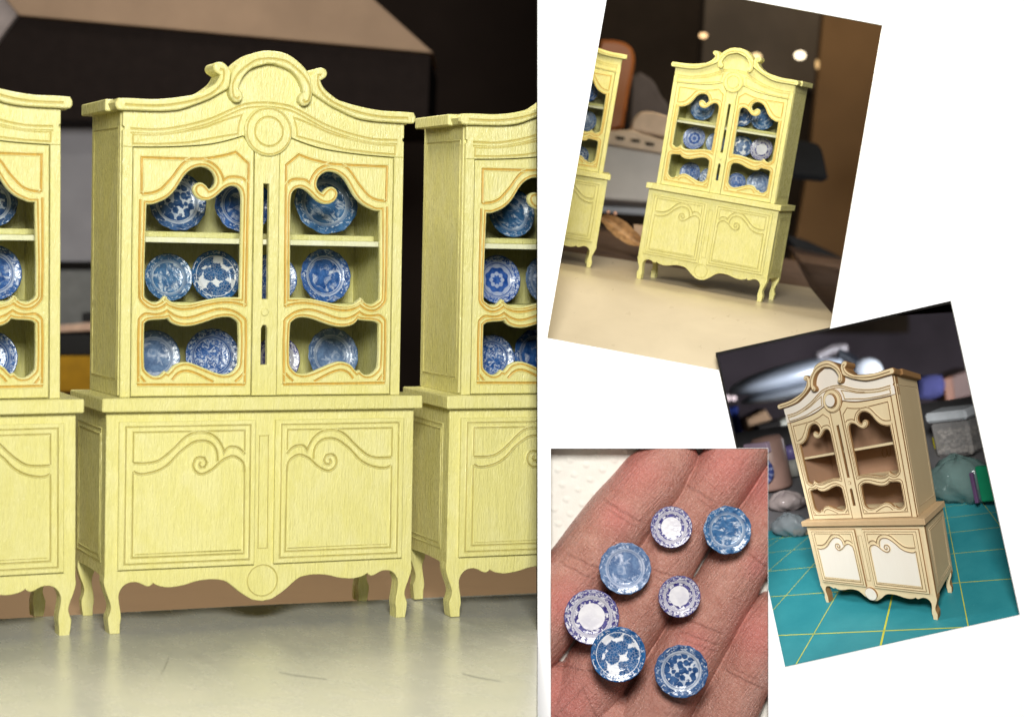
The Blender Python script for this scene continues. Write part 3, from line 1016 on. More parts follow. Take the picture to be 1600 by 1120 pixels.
for a in [(-93.8, 41.0, 1, 'willow', 2, 'blue plate on the top shelf ' + rw), (-115.9, 39.5, 2, 'star', 2, 'bright blue flower patterned plate on the middle shelf ' + rw),
          (-28.7, 40.0, 2, 'misty', 2, 'pale plate cut off at the picture edge, middle shelf, ' + rw), (-122.1, 37.5, 3, 'lace', 0, 'dark blue plate, left one on the bottom shelf ' + rw),
          (-42.7, 42.0, 3, 'scene', 1, 'blue plate cut off at the picture edge, bottom shelf, ' + rw)]:
    p = shelf_plate(FR, 1, *a)
    if a[0] > -60:
        p.data = p.data.copy()
        co, no = edge_plane((841.2, 0), (841.2, 1120))
        cut_by([p], co, no if no.x > 0 else -no)
sw = 'of the whole small yellow cabinet'
for a in [(-130.3, 46.6, 1, 'willow', 1, 'deep blue plate at the left of the top shelf ' + sw), (20.9, 39.4, 1, 'rose', 2, 'plate behind the right door curl, top shelf ' + sw),
          (97.3, 43.9, 1, 'willow', 0, 'blue plate at the right of the top shelf ' + sw), (-143.4, 41.3, 2, 'star', 2, 'blue star patterned plate, left on the middle shelf ' + sw),
          (-61.1, 37.2, 2, 'misty', 2, 'pale plate by the post, left door, middle shelf ' + sw), (35.4, 39.4, 2, 'rose', 2, 'blue flowered plate by the post, right door middle ' + sw),
          (110.3, 41.6, 2, 'ring', 2, 'white centered blue rimmed plate, right on the middle shelf ' + sw), (-136.8, 39.6, 3, 'lace', 2, 'dark blue lacy plate, left on the bottom shelf ' + sw),
          (-64.9, 34.9, 3, 'sprig', 2, 'half hidden plate, left door, bottom shelf ' + sw), (39.4, 34.4, 3, 'scene', 2, 'dark blue ringed plate, right door, bottom shelf ' + sw),
          (120.2, 43.9, 3, 'misty', 1, 'pale plate leaning at the right of the bottom shelf ' + sw)]:
    shelf_plate(F2, S2, *a)
qw = 'in the cut off small yellow cabinet'
for a in [(122, 36.0, 1, 'scene', 0, 'blue plate on the top shelf ' + qw), (132, 38.2, 2, 'misty', 2, 'pale blue plate on the middle shelf ' + qw), (130, 34.0, 3, 'sprig', 2, 'blue plate on the bottom shelf ' + qw)]:
    shelf_plate(FQ, S2, *a)


# ---------------------------------------------------------------- things behind the big picture's cabinets
def prism(mb, poly, z0, z1, mi=0, c=0.0):
    """a solid whose front face has the given outline (pixels) at distance z0, running straight back to z1"""
    k = z0 / F
    plate(mb, [((a - 800) * k, -(b - 560) * k) for a, b in poly], (), z0, z1, c, mi, mi)


def block(name, label, cat, parts):
    t = thing(name, None, at(parts[0][1][0][0], parts[0][1][0][1], parts[0][2]))
    tag(t, label, cat)
    bpy.context.view_layer.update()
    for nm, poly, z0, z1, mat, c in parts:
        mb = MB()
        prism(mb, poly, z0, z1, 0, c)
        o = mb.build(nm, mat, t)
        o.matrix_parent_inverse = t.matrix_world.inverted()
    return t


def backdrop(name, poly, z, mat):
    mb = MB()
    prism(mb, poly, z, z + 20)
    o = mb.build(name, mat)
    o['kind'] = 'structure'
    return o


backdrop('back_wall', [(-300, -300), (842, -300), (842, 1000), (-300, 1000)], 8600, plain('dark_room_wall', (0.045, 0.031, 0.024), 0.9, 0.1, 0.25, 0.002))
block('storage_carton', 'large dark carton with a tan brown lid above the yellow cabinets', 'carton', [
    ('carton_lid', [(29, 24), (677, 83), (560, -22), (-40, -60)], 5380, 5700, plain('tan_card', (0.42, 0.285, 0.185), 0.7, 0.2, 0.08, 0.01), 2),
    ('carton_side', [(29, 27), (672, 86), (668, 192), (-60, 186), (-60, 150)], 5400, 5900, plain('carton_dark', (0.020, 0.014, 0.012), 0.85, 0.1), 0),
    ('carton_flap', [(26, 24), (-60, 140), (-60, -60), (10, -60)], 5390, 5600, plain('grey_card', (0.40, 0.34, 0.32), 0.7, 0.2), 2)])
block('grey_screen', 'grey flat panel in shadow between the left and middle yellow cabinets', 'panel', [
    ('panel_face', [(40, 190), (190, 190), (190, 409), (40, 409)], 5600, 5660, plain('cool_grey', (0.35, 0.34, 0.36), 0.6, 0.2, 0.08, 0.01), 2),
    ('panel_foot', [(40, 410), (190, 410), (190, 420), (40, 420)], 5590, 5660, M['black'], 0),
    ('panel_base', [(40, 421), (190, 421), (190, 512), (40, 512)], 5610, 5660, plain('green_grey', (0.24, 0.245, 0.235), 0.6, 0.2), 2)])
block('tool_case', 'yellow and black tool case with a copper strip seen between two yellow cabinets', 'case', [
    ('case_body', [(50, 556), (180, 556), (180, 612), (50, 612)], 5300, 5560, plain('amber_plastic', (0.62, 0.33, 0.012), 0.5, 0.3), 3),
    ('case_band', [(52, 521), (178, 521), (178, 555.5), (52, 555.5)], 5310, 5560, plain('black_plastic', (0.016, 0.016, 0.016), 0.4, 0.4), 3),
    ('glint_strip', [(54, 511), (150, 503), (150, 516), (54, 520.5)], 5306, 5560, plain('glinting', (0.95, 0.62, 0.46), 0.22, 0.8, 0.15, 0.05), 1),  # orange glint put into the colour of an added strip
    ('corner_cap', [(128, 489), (178, 482), (178, 502), (128, 502.5)], 5312, 5560, plain('black_rubber', (0.02, 0.02, 0.02), 0.6, 0.3), 2)])

# ---------------------------------------------------------------- upper right picture: cream sheet that curls down at the front, brown table
def curled_sheet():
    mb = MB()
    rows = []
    y = 1200.0
    bend, rad, amax = -190.0, 380.0, math.radians(31)
    prof = [(1200, 0), (600, 0), (300, 0), (100, 0), (0, 0), (-60, 0), (-120, 0), (-180, 0), (bend, 0)]
    for i in range(1, 13):
        a = amax * i / 12
        prof.append((bend - rad * math.sin(a), -rad * (1 - math.cos(a))))
    ly, lz = prof[-1]
    for i in (80, 180, 300, 420):
        prof.append((ly - i * math.cos(amax), lz - i * math.sin(amax)))
    xs = [-2400 + 60 * i for i in range(75)]
    V = [(x, yy, zz) for yy, zz in prof for x in xs]
    n = len(xs)
    Fc = [(j * n + i, (j + 1) * n + i, (j + 1) * n + i + 1, j * n + i + 1) for j in range(len(prof) - 1) for i in range(n - 1)]
    mb.add(V, Fc, 0, True)
    o = mb.build('table_sheet', M['cream_sheet'])
    o.matrix_world = F2 @ Matrix.Scale(S2, 4)
    o['kind'] = 'structure'
    return o


sheet2 = curled_sheet()


def cut_line(o, fr, s, a, b, keep):
    """trim along the upright plane over a line a-b of the ground, keeping the side of the local point"""
    m = fr @ Matrix.Scale(s, 4)
    A, Bp, up = m @ Vector((a[0], a[1], 0)) , m @ Vector((b[0], b[1], 0)), fr.to_3x3() @ Vector((0, 0, 1))
    A, Bp = m @ (Vector((a[0], a[1], 0)) * U), m @ (Vector((b[0], b[1], 0)) * U)
    n = (Bp - A).cross(up).normalized()
    if n.dot(m @ (Vector(keep) * U) - A) > 0:
        n = -n
    cut_by([o], A, n)


h2 = lambda x, y: hit(F2, S2, x, y)[1][:2]
cut_line(sheet2, F2, S2, h2(880, 392), h2(1266, 449.6), (0, -50, 0))
cut_line(sheet2, F2, S2, h2(1266, 449.6), h2(1299, 489), (0, -50, 0))
for a, b, keep in (((846, 0), (846, 1120), (1100, 400)), ((1392, 0), (1300, 560), (1100, 400))):
    co, no = edge_plane(a, b)
    if no.dot(at(keep[0], keep[1], 3300)) > 0:
        no = -no
    cut_by([sheet2], co, no)


def notch(o, a, b, c):
    """take the corner region right of a-c and below a-b out of a sheet"""
    pl = [edge_plane(a, b), edge_plane(a, c)]
    inside = at(b[0] * 0.5 + c[0] * 0.5, b[1] * 0.5 + c[1] * 0.5, 3300)
    pl = [(p, n if n.dot(inside) > 0 else -n) for p, n in pl]
    inv = o.matrix_world.inverted()
    bm = bmesh.new()
    bm.from_mesh(o.data)
    for p, n in pl:
        bmesh.ops.bisect_plane(bm, geom=bm.verts[:] + bm.edges[:] + bm.faces[:], plane_co=inv @ p, plane_no=(o.matrix_world.to_3x3().transposed() @ n).normalized(), dist=1e-9)
    gone = [f for f in bm.faces if all(n.dot(o.matrix_world @ f.calc_center_median()) > 0 for p, n in pl)]
    bmesh.ops.delete(bm, geom=gone, context='FACES')
    bm.to_mesh(o.data)
    bm.free()


cut_by([sheet2], Vector((0, 3210 * U, 0)), Vector((0, -1, 0)))
notch(sheet2, (1118, 551), (1486, 470), (1151, 700))
table2 = flat_sheet('table', F2, S2, [(-2400, -120), (500, -120), h2(1302, 468), h2(1233, 384), (900, 2600), (-2400, 2600)], -4, plain('brown_bench', (0.17, 0.105, 0.068), 0.85, 0.15, 0.15, 0.01))
co, no = edge_plane((846, 0), (846, 1120))
cut_by([table2], co, no if no.x < 0 else -no)

dark2 = plain('dark_brown_wall', (0.19, 0.098, 0.035), 0.8, 0.2, 0.15, 0.004)
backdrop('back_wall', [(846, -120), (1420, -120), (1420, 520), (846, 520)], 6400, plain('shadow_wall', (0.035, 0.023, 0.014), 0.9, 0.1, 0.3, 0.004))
block('brown_door', 'warm brown upright panel filling the right of the tilted upper picture', 'door', [
    ('door_face', [(1291, -20), (1420, -20), (1390, 420), (1235, 420), (1265, 250)], 5900, 5960, dark2, 3)])
block('ceiling_soffit', 'shadowy brown soffit with round lights behind the small yellow cabinet', 'soffit', [
    ('soffit_face', [(1105, -60), (1292, -60), (1284, 140), (1095, 120)], 6200, 6300, plain('soffit_brown', (0.12, 0.085, 0.052), 0.7, 0.2, 0.30, 0.004), 2)])


def emit(name, color, strength):
    g = G(name)
    g.set((0, 0, 0), 0.5)
    g.put(g.b.inputs['Emission Color'], color)
    g.put(g.b.inputs['Emission Strength'], strength)
    return g.m


def ball(mb, c, r, sx=1, sy=1, sz=1, seg=20, ring=12, mi=0):
    V, Fc = [], []
    for j in range(ring + 1):
        t = math.pi * j / ring
        for i in range(seg):
            a = 2 * math.pi * i / seg
            V.append((c[0] + r * sx * math.sin(t) * math.cos(a), c[1] + r * sy * math.sin(t) * math.sin(a), c[2] + r * sz * math.cos(t)))
    for j in range(ring):
        for i in range(seg):
            k = (i + 1) % seg
            Fc.append((j * seg + i, (j + 1) * seg + i, (j + 1) * seg + k, j * seg + k))
    mb.add(V, Fc, mi, True)


GL = 'small glowing lamps behind the small yellow cabinet'
for i, (px, py, r, sx, sz, col, st, lab) in enumerate([
        (1099, 56, 8, 1.0, 0.65, (1.0, 0.62, 0.30), 2.6, 'oval amber lamp glowing left above the small yellow cabinet'),
        (1250, 87, 9, 1.2, 0.9, (1.0, 0.84, 0.58), 4.0, 'brightest white lamp glowing right of the small yellow cabinet crest'),
        (1182, 89, 8, 1.2, 0.9, (1.0, 0.72, 0.36), 2.2, 'amber lamp peeping over the crest of the small yellow cabinet'),
        (1277, 101, 6, 0.7, 1.5, (1.0, 0.62, 0.25), 1.1, 'tall narrow amber lamp rightmost near the brown panel')]):
    t = thing('wall_lamp', None, at(px, py, 5700))
    tag(t, lab, 'lamp', GL)
    mb = MB()
    ball(mb, (0, 0, 0), r * 1.4, sx, 0.7, sz)
    mb.build('glow_ball', emit('lamp_glow_%d' % i, col, st * 0.8), t)
    mb = MB()
    ball(mb, (0, 22, 0), r * 1.2, sx, 0.6, sz)
    mb.build('lamp_base', M['black'], t)

block('wooden_post', 'rounded orange brown wooden chair post behind the cut off yellow cabinet', 'post', [
    ('post_body', curve([(930, 90), (939, 62), (955, 62), (975, 66), (988, 76), (992, 95), (984, 140), (974, 200), (955, 205), (930, 200)], 3, True), 4900, 5000, bare_wood('orange_wood', (0.27, 0.088, 0.02), (0.15, 0.045, 0.01), 0.35), 8)])
block('grey_appliance', 'grey box shaped appliance with a beige slotted top beside the cut off yellow cabinet', 'appliance', [
    ('appliance_body', [(945, 226), (1045, 243), (1034, 318), (928, 310)], 4700, 5100, plain('warm_grey', (0.50, 0.47, 0.43), 0.5, 0.3, 0.1, 0.01), 4),
    ('appliance_top', [(940, 205), (985, 203), (1045, 222), (1045, 241.5), (944, 224.5)], 4690, 5100, plain('beige_plastic', (0.62, 0.48, 0.34), 0.5, 0.3), 3),
    ('raised_lid', curve([(985, 203), (990, 186), (1002, 175), (1020, 175), (1045, 182), (1045, 215)], 3, True), 4695, 4950, plain('beige_lid', (0.64, 0.48, 0.34), 0.5, 0.3), 4),
    ('slot', [(986, 217), (1000, 219), (1000, 223), (988, 222)], 4687, 4689.9, M['black'], 0),
    ('slot', [(1008, 222), (1022, 224), (1022, 228), (1010, 227)], 4687, 4689.9, M['black'], 0),
    ('slot', [(962, 213), (976, 215), (976, 219), (964, 218)], 4687, 4689.9, M['black'], 0)])
block('grey_cushion', 'rounded dark grey shape behind the wooden post', 'cushion', [
    ('cushion_body', curve([(985, 120), (1000, 112), (1020, 125), (1034, 150), (1045, 165), (1045, 190), (982, 195)], 3, True), 5100, 5200, plain('dim_grey', (0.085, 0.072, 0.068), 0.8, 0.2), 8)])
block('black_lampshade', 'black flared lampshade behind the right side of the small yellow cabinet', 'lampshade', [
    ('shade_body', curve([(1225, 215), (1275, 224), (1284, 234), (1294, 279), (1225, 272)], 3, True, 40), 4900, 5000, plain('shade_black', (0.008, 0.008, 0.008), 0.75, 0.12), 4)])
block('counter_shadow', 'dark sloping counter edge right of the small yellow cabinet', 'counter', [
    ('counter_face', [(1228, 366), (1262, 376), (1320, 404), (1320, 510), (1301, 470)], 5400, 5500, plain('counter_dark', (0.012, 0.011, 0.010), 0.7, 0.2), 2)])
# dry leaf beside the table cabinets
def dry_leaf():
    t = thing('dried_leaf', None, at(972, 362, 4000))
    tag(t, 'curled tan dried leaf lying on the brown table between the two tilted yellow cabinets', 'leaf')
    k = 4000 / F
    mb = MB()
    V, Fc = [], []
    spine = [(-32, 22), (-18, 14), (-2, 2), (16, -12), (32, -20)]
    wid = [7, 15, 18, 15, 6]
    for i in range(17):
        u = i / 16 * 4
        a = min(3, int(u))
        f = u - a
        cx = spine[a][0] * (1 - f) + spine[a + 1][0] * f
        cz = spine[a][1] * (1 - f) + spine[a + 1][1] * f
        w = wid[a] * (1 - f) + wid[a + 1] * f
        for j in range(7):
            s = j / 6 - 0.5
            rip = 3.0 * math.sin(i * 1.9) * abs(s) * 2
            V.append(((cx + s * w * 0.9) * k, (-30 * abs(s) + rip) * k, (cz + s * w * 1.3) * k))
    for i in range(16):
        for j in range(6):
            Fc.append((i * 7 + j, i * 7 + j + 1, (i + 1) * 7 + j + 1, (i + 1) * 7 + j))
    mb.add(V, Fc, 0, True)
    mb.build('leaf_blade', plain('leaf_tan', (0.40, 0.23, 0.10), 0.6, 0.3, 0.4, 0.08), t)
    mb = MB()
    for q in range(2):
        ball(mb, ((-22 + q * 11) * k, -8, (30 - q * 2) * k), 3.2 * k)
    mb.build('leaf_bud', plain('bud_pink', (0.60, 0.33, 0.22), 0.4, 0.5), t)
    mb = MB()
    prism(mb, [(990, 350), (1010, 352), (1010, 372), (990, 370)], 3990, 4060, 0, 2)
    o = mb.build('paper_tab', plain('tab_brown', (0.36, 0.24, 0.15), 0.6), t)
    bpy.context.view_layer.update()
    o.matrix_parent_inverse = t.matrix_world.inverted()


dry_leaf()

# ---------------------------------------------------------------- lower right picture: unpainted cabinet on a teal cutting mat
def mat_sheet():
    g = G('teal_mat')
    n = g.noise(g.coords((0.006, 0.006, 0.006)), 1.0, 5, 0.6)
    col = g.mix(g.ramp(n, [(0.3, 0.0), (0.7, 1.0)]), (0.018, 0.20, 0.235), (0.034, 0.255, 0.285))
    sp = g.ramp(g.noise(g.coords((0.045, 0.045, 0.045)), 1.0, 2), [(0.76, 0.0), (0.80, 1.0)])
    col = g.mix(g.math('MULTIPLY', sp, 0.5), col, (0.10, 0.38, 0.38))
    g.set(col, 0.5, 0.35)
    g.bump(g.noise(g.coords((0.25, 0.25, 0.25)), 1.0, 2), 0.12, 0.6)
    pts = [hit(F3, S3, x, y, 0, taper)[1] for x, y in ((1190, 1058), (1618, 972), (1575, 752), (1178, 834))]
    up = Vector((0, 0, 1))
    mb = MB()
    v = [tuple(p) for p in pts] + [tuple(p - up * 6) for p in pts]
    mb.add(v, [(0, 1, 2, 3), (7, 6, 5, 4)] + [(i, 4 + i, 4 + (i + 1) % 4, (i + 1) % 4) for i in range(4)])
    o = mb.build('cutting_mat', g.m)
    o.matrix_world = F3 @ Matrix.Scale(S3, 4)
    tag(o, 'teal cutting mat with a yellow grid under the unpainted cabinet', 'cutting mat')
    lm = plain('mat_yellow', (0.50, 0.50, 0.05), 0.5, 0.3)
    e1, e2 = Vector((0.9455, 0.3256)), Vector((-0.3256, 0.9455))
    V_ = [-960, -705, -445, -197, 47, 308, 590, 860]
    H_ = [-123, 147, 430, 735, 1040, 1345]
    lines = [(e1 * a + e2 * -420, e1 * a + e2 * 1700, e1, 6.5 if a == 47 else 3.4) for a in V_]
    lines += [(e2 * b + e1 * -1150, e2 * b + e1 * 900, e2, 4.0) for b in H_]
    parts = []
    for a, b, nrm, w in lines:
        mb = MB()
        q = [a - nrm * w / 2, a + nrm * w / 2, b + nrm * w / 2, b - nrm * w / 2]
        mb.add([(p.x, p.y, 0.5) for p in q], [(0, 1, 2, 3)])
        L = mb.build('grid_line', lm, o, taper)
        parts.append(L)
    bpy.context.view_layer.update()
    # trim the lines at the mat's edges
    m = o.matrix_world
    W = [m @ (p * U) for p in pts]
    cen = sum(W, Vector()) / 4
    upw = F3.to_3x3() @ up
    for i in range(4):
        a, b = W[i], W[(i + 1) % 4]
        n = (b - a).cross(upw).normalized()
        if n.dot(cen - a) > 0:
            n = -n
        cut_by(parts, a, n)
    return o


mat_sheet()
bare = make_cabinet('display_cabinet', 'wood', taper)
bare.matrix_world = F3 @ Matrix.Scale(S3, 4)
tag(bare, 'unpainted pale wood cabinet with brown burnt edges and empty shelves, on the teal mat', 'cabinet')
table3 = MB()
pts = [hit(F3, S3, x, y, -10, taper)[1] for x, y in ((1000, 905), (1640, 800), (1640, 600), (1000, 700))]
table3.add([tuple(p) for p in pts], [(0, 1, 2, 3)])
t3 = table3.build('bench', plain('dark_bench', (0.16, 0.155, 0.16), 0.45, 0.4, 0.3, 0.004))
t3.matrix_world = F3 @ Matrix.Scale(S3, 4)
t3['kind'] = 'structure'
R3m = F3.to_3x3().to_4x4()


def stand(name, px, py, label, cat, lift=0):
    w, _ = hit(F3, S3, px, py, -10, taper)
    m = R3m.copy()
    m.translation = w
    t = thing(name, m)
    return tag(t, label, cat), w.y / U / F     # the thing and its units per pixel


def lathe(mb, prof, n=32, mi=0, smooth=True):
    V = [(r * math.cos(2 * math.pi * i / n), r * math.sin(2 * math.pi * i / n), z) for r, z in prof for i in range(n)]
    Fc = [(j * n + i, j * n + (i + 1) % n, (j + 1) * n + (i + 1) % n, (j + 1) * n + i) for j in range(len(prof) - 1) for i in range(n)]
    mb.add(V, Fc, mi, smooth)


def translucent(name, color, clear, rough=0.25):
    g = G(name)
    tr = g.n('ShaderNodeBsdfTransparent', {0: tuple(0.6 + 0.4 * c for c in color)})
    g.set(color, rough, 0.6)
    mx = g.n('ShaderNodeMixShader', {0: clear, 1: g.b.outputs[0], 2: tr.outputs[0]})
    g.put(g.out.inputs[0], mx.outputs[0])
    g.bump(g.noise(g.coords((0.02, 0.02, 0.02)), 1.0, 4), 0.8, 12.0)
    return g.m


t, k = stand('plastic_tub', 1503, 709, 'clear plastic tub with a white lid full of pale beads, right of the unpainted cabinet', 'tub')
mb = MB()
mb.box(-34 * k, 34 * k, -22 * k, 22 * k, 1, 56 * k, 5 * k)
mb.build('tub_body', translucent('tub_plastic', (0.55, 0.53, 0.52), 0.55), t)
mb = MB()
mb.box(-38 * k, 38 * k, -26 * k, 26 * k, 57 * k, 73 * k, 4 * k)
mb.build('tub_lid', plain('lid_white', (0.72, 0.76, 0.80), 0.45, 0.4), t)
mb = MB()
rnd = random.Random(4)
for i in range(150):
    ball(mb, (rnd.uniform(-28, 28) * k, rnd.uniform(-18, 18) * k, rnd.uniform(3, 40) * k), rnd.uniform(2.5, 5.0) * k, 1, 1, rnd.uniform(0.6, 1), 8, 5)
o = mb.build('bead', plain('bead_pale', (0.58, 0.53, 0.47), 0.4, 0.4, 0.55, 0.05), t)
o['kind'] = 'stuff'

def bag(name, px, py, w, hgt, label, color, clear, seed):
    t, k = stand(name, px, py, label, 'bag')
    rnd = random.Random(seed)
    mb = MB()
    ph = [rnd.uniform(0, 6) for _ in range(6)]
    V, Fc = [], []
    nr, ns = 16, 36
    for j in range(nr + 1):
        tt = math.pi * j / nr
        for i in range(ns):
            a = 2 * math.pi * i / ns
            f = 1 + 0.10 * math.sin(2 * a + ph[0] + 2 * tt) + 0.06 * math.sin(7 * a + ph[1] - 3 * tt) + 0.04 * math.sin(11 * a + 5 * tt + ph[2])
            V.append((w * k * f * math.sin(tt) * math.cos(a), 0.5 * w * k * f * math.sin(tt) * math.sin(a), hgt * k * (0.5 + 0.5 * math.cos(tt) * f)))
    for j in range(nr):
        for i in range(ns):
            q = (i + 1) % ns
            Fc.append((j * ns + i, (j + 1) * ns + i, (j + 1) * ns + q, j * ns + q))
    mb.add(V, Fc, 0, True)
    mb.build('bag_film', translucent('film_' + str(seed), color, clear, 0.15), t)
    return t, k


t, k = bag('zip_bag', 1508, 786, 62, 74, 'greenish clear zip bag lying behind the right edge of the teal mat', (0.22, 0.34, 0.32), 0.45, 11)
mb = MB()
mb.box(34 * k, 40 * k, -26 * k, -20 * k, 4 * k, 52 * k, 1 * k)
mb.build('zip_strip', plain('strip_purple', (0.14, 0.07, 0.16), 0.4), t)
mb = MB()
mb.box(42 * k, 66 * k, -20 * k, -10 * k, 4 * k, 60 * k, 2 * k)
mb.build('green_insert', plain('insert_green', (0.01, 0.26, 0.12), 0.5), t)
bag('plastic_bag', 1238, 838, 34, 36, 'crumpled clear plastic bag at the left behind the unpainted cabinet', (0.34, 0.38, 0.40), 0.5, 12)
bag('pink_bag', 1232, 797, 36, 30, 'pale pinkish crumpled bag above the clear one, left of the unpainted cabinet', (0.55, 0.46, 0.44), 0.25, 13)
t, k = stand('yellow_block', 1459, 712, 'bright yellow block beside the bead tub', 'block')
mb = MB()
mb.box(-11 * k, 11 * k, 20 * k, 40 * k, 0, 26 * k, 1.5 * k)
mb.build('block_body', plain('block_yellow', (0.62, 0.55, 0.03), 0.5), t)
mb = MB()
mb.box(-11 * k, 2 * k, 44 * k, 60 * k, 0, 50 * k, 1.5 * k)
mb.build('block_card', plain('card_navy', (0.03, 0.045, 0.12), 0.6), t)

t, k = stand('thread_jar', 1213, 762, 'brown jar with a round blue and pink label, left of the unpainted cabinet', 'jar')
mb = MB()
lathe(mb, [(0, 0), (26 * k, 0), (27 * k, 4 * k), (27 * k, 74 * k), (22 * k, 82 * k), (0, 84 * k)])
mb.build('jar_body', plain('jar_brown', (0.36, 0.22, 0.18), 0.4, 0.4), t)
g = G('jar_label')
tc = g.n('ShaderNodeTexCoord')
mp = g.n('ShaderNodeMapping', {0: tc.outputs['Generated'], 'Location': (-0.5, -0.5, -0.5)})
sx = g.n('ShaderNodeSeparateXYZ', {0: mp.outputs[0]})
rr = g.math('SQRT', g.math('ADD', g.math('MULTIPLY', sx.outputs[0], sx.outputs[0]), g.math('MULTIPLY', sx.outputs[2], sx.outputs[2])))
ray = g.math('GREATER_THAN', g.math('SINE', g.math('MULTIPLY', g.math('ARCTAN2', sx.outputs[2], sx.outputs[0]), 14.0)), 0.3)
col = g.mix(g.math('MULTIPLY', ray, 0.6), (0.05, 0.07, 0.24), (0.35, 0.38, 0.55))
col = g.mix(g.math('LESS_THAN', rr, 0.19), col, (0.75, 0.16, 0.34))
g.set(col, 0.5)
mb = MB()
plate(mb, circle(0, 34 * k, 23 * k, 32), (), -31 * k, -26 * k, 0)
o = mb.build('jar_label', g.m, t)
mb = MB()
mb.box(-24 * k, 22 * k, -29 * k, -20 * k, 62 * k, 78 * k, 1)
mb.build('jar_band', plain('band_mauve', (0.52, 0.38, 0.50), 0.5), t)
t, k = stand('mauve_jar', 1243, 742, 'pale jar with a violet lid beside the labelled jar', 'jar')
mb = MB()
lathe(mb, [(0, 0), (15 * k, 0), (15 * k, 26 * k), (0, 27 * k)])
mb.build('jar_body', plain('jar_pale', (0.42, 0.42, 0.38), 0.5), t)
mb = MB()
lathe(mb, [(0, 27 * k), (14 * k, 27 * k), (14 * k, 42 * k), (9 * k, 48 * k), (0, 48 * k)])
mb.build('jar_lid', plain('lid_violet', (0.22, 0.18, 0.45), 0.4, 0.5), t)
t, k = stand('tan_block', 1252, 836, 'small tan wooden block lying at the mat edge left of the unpainted cabinet', 'block')
mb = MB()
mb.box(-14 * k, 14 * k, -4 * k, 4 * k, 0, 9 * k, 2 * k)
mb.build('block_body', bare_wood('tan_wood', (0.50, 0.34, 0.20), (0.3, 0.18, 0.1)), t)
# upright things further back
block('blue_cloth', 'folded blue violet cloth behind the right side of the unpainted cabinet', 'cloth', [
    ('cloth_fold', curve([(1438, 592), (1452, 587), (1472, 586), (1478, 600), (1474, 617), (1455, 624), (1436, 622)], 3, True), 4900, 5000, plain('cloth_blue', (0.022, 0.022, 0.062), 0.9, 0.1, 0.4, 0.02), 8)])
block('brown_carton', 'brown cardboard carton above the bead tub', 'carton', [
    ('carton_face', [(1476, 592), (1520, 575), (1530, 615), (1482, 628)], 5000, 5200, plain('carton_brown', (0.07, 0.04, 0.032), 0.7), 4),
    ('carton_edge', [(1474, 592), (1488, 587), (1492, 625), (1478, 628)], 4980, 5000, plain('carton_orange', (0.10, 0.034, 0.014), 0.6), 2)])
block('tan_carton', 'tan carton at the left under the bench lamp', 'carton', [
    ('carton_face', [(1166, 655), (1196, 640), (1206, 655), (1200, 672), (1170, 676)], 5000, 5150, plain('carton_tan', (0.22, 0.13, 0.07), 0.7), 4)])
block('black_tin', 'black square tin in front of the tan carton', 'tin', [
    ('tin_face', [(1184, 666), (1220, 656), (1224, 682), (1190, 690)], 4900, 5000, M['black'], 3)])
block('mauve_carton', 'dull pink carton at the far left of the lower right picture', 'carton', [
    ('carton_face', [(1172, 690), (1215, 680), (1228, 760), (1180, 800)], 4960, 5060, plain('carton_mauve', (0.34, 0.22, 0.22), 0.7), 4)])
block('grey_canister', 'grey canister left of the unpainted cabinet, half hidden by it', 'canister', [
    ('canister_body', [(1214, 660), (1236, 650), (1252, 720), (1230, 730)], 5050, 5150, plain('canister_grey', (0.34, 0.33, 0.27), 0.6), 5)])
block('navy_curtain', 'dark navy cloth hanging at the left edge of the lower right picture', 'curtain', [
    ('curtain_fold', [(1130, 640), (1152, 634), (1180, 760), (1150, 790)], 5200, 5260, plain('cloth_navy', (0.022, 0.04, 0.20), 0.8, 0.2, 0.5, 0.01), 6)])
backdrop('back_wall', [(1090, 440), (1720, 300), (1720, 900), (1090, 900)], 6600, plain('plum_wall', (0.12, 0.092, 0.103), 0.85, 0.2, 0.35, 0.003))

# desk lamp behind the unpainted cabinet
t = thing('desk_lamp', None, at(1240, 590, 5000))
tag(t, 'silver bench lamp with a wide round head behind the crest of the unpainted cabinet', 'lamp')
k = 5000 / F
tilt = Matrix.Rotation(math.radians(13), 4, 'Y')
mb = MB()
V = MB()
ball(mb, (0, 0, 0), 92 * k, 1.0, 0.7, 0.20, 40, 16)
mb.v = [tuple(Matrix.Rotation(math.radians(-15), 4, 'Y') @ Vector(p)) for p in mb.v]
mb.v = [(a - 12 * k, b, c + 2 * k) for a, b, c in mb.v]
mb.sm = [True] * len(mb.sm)
mb.build('lamp_head', plain('lamp_silver', (0.62, 0.66, 0.74), 0.30, 0.6, 0.05, 0.01, 0.35), t)
mb = MB()
ball(mb, (0, 0, 0), 84 * k, 1.0, 0.7, 0.13, 40, 12)
mb.v = [tuple(Matrix.Rotation(math.radians(-13), 4, 'Y') @ Vector(p)) for p in mb.v]
mb.v = [(a - 2 * k, b - 6, c - 20 * k) for a, b, c in mb.v]
mb.sm = [True] * len(mb.sm)
mb.build('lamp_rim', plain('lamp_grey', (0.20, 0.21, 0.23), 0.35, 0.5), t)
mb = MB()
for q in range(5):
    c0 = ((72 + q * 6) * k, 0, (36 - q * 3.2 + (q > 2) * -2) * k)
    ball(mb, c0, 13.5 * k, 0.34, 0.9, 0.95, 20, 12)
mb.sm = [True] * len(mb.sm)
mb.build('lamp_joint', plain('joint_black', (0.02, 0.022, 0.028), 0.35, 0.5), t)
mb = MB()
ball(mb, (116 * k, 0, 10 * k), 25 * k, 0.95, 1, 0.85, 28, 16)
mb.sm = [True] * len(mb.sm)
mb.build('lamp_base', plain('lamp_pearl', (0.60, 0.61, 0.64), 0.3, 0.6, 0.05), t)
mb = MB()
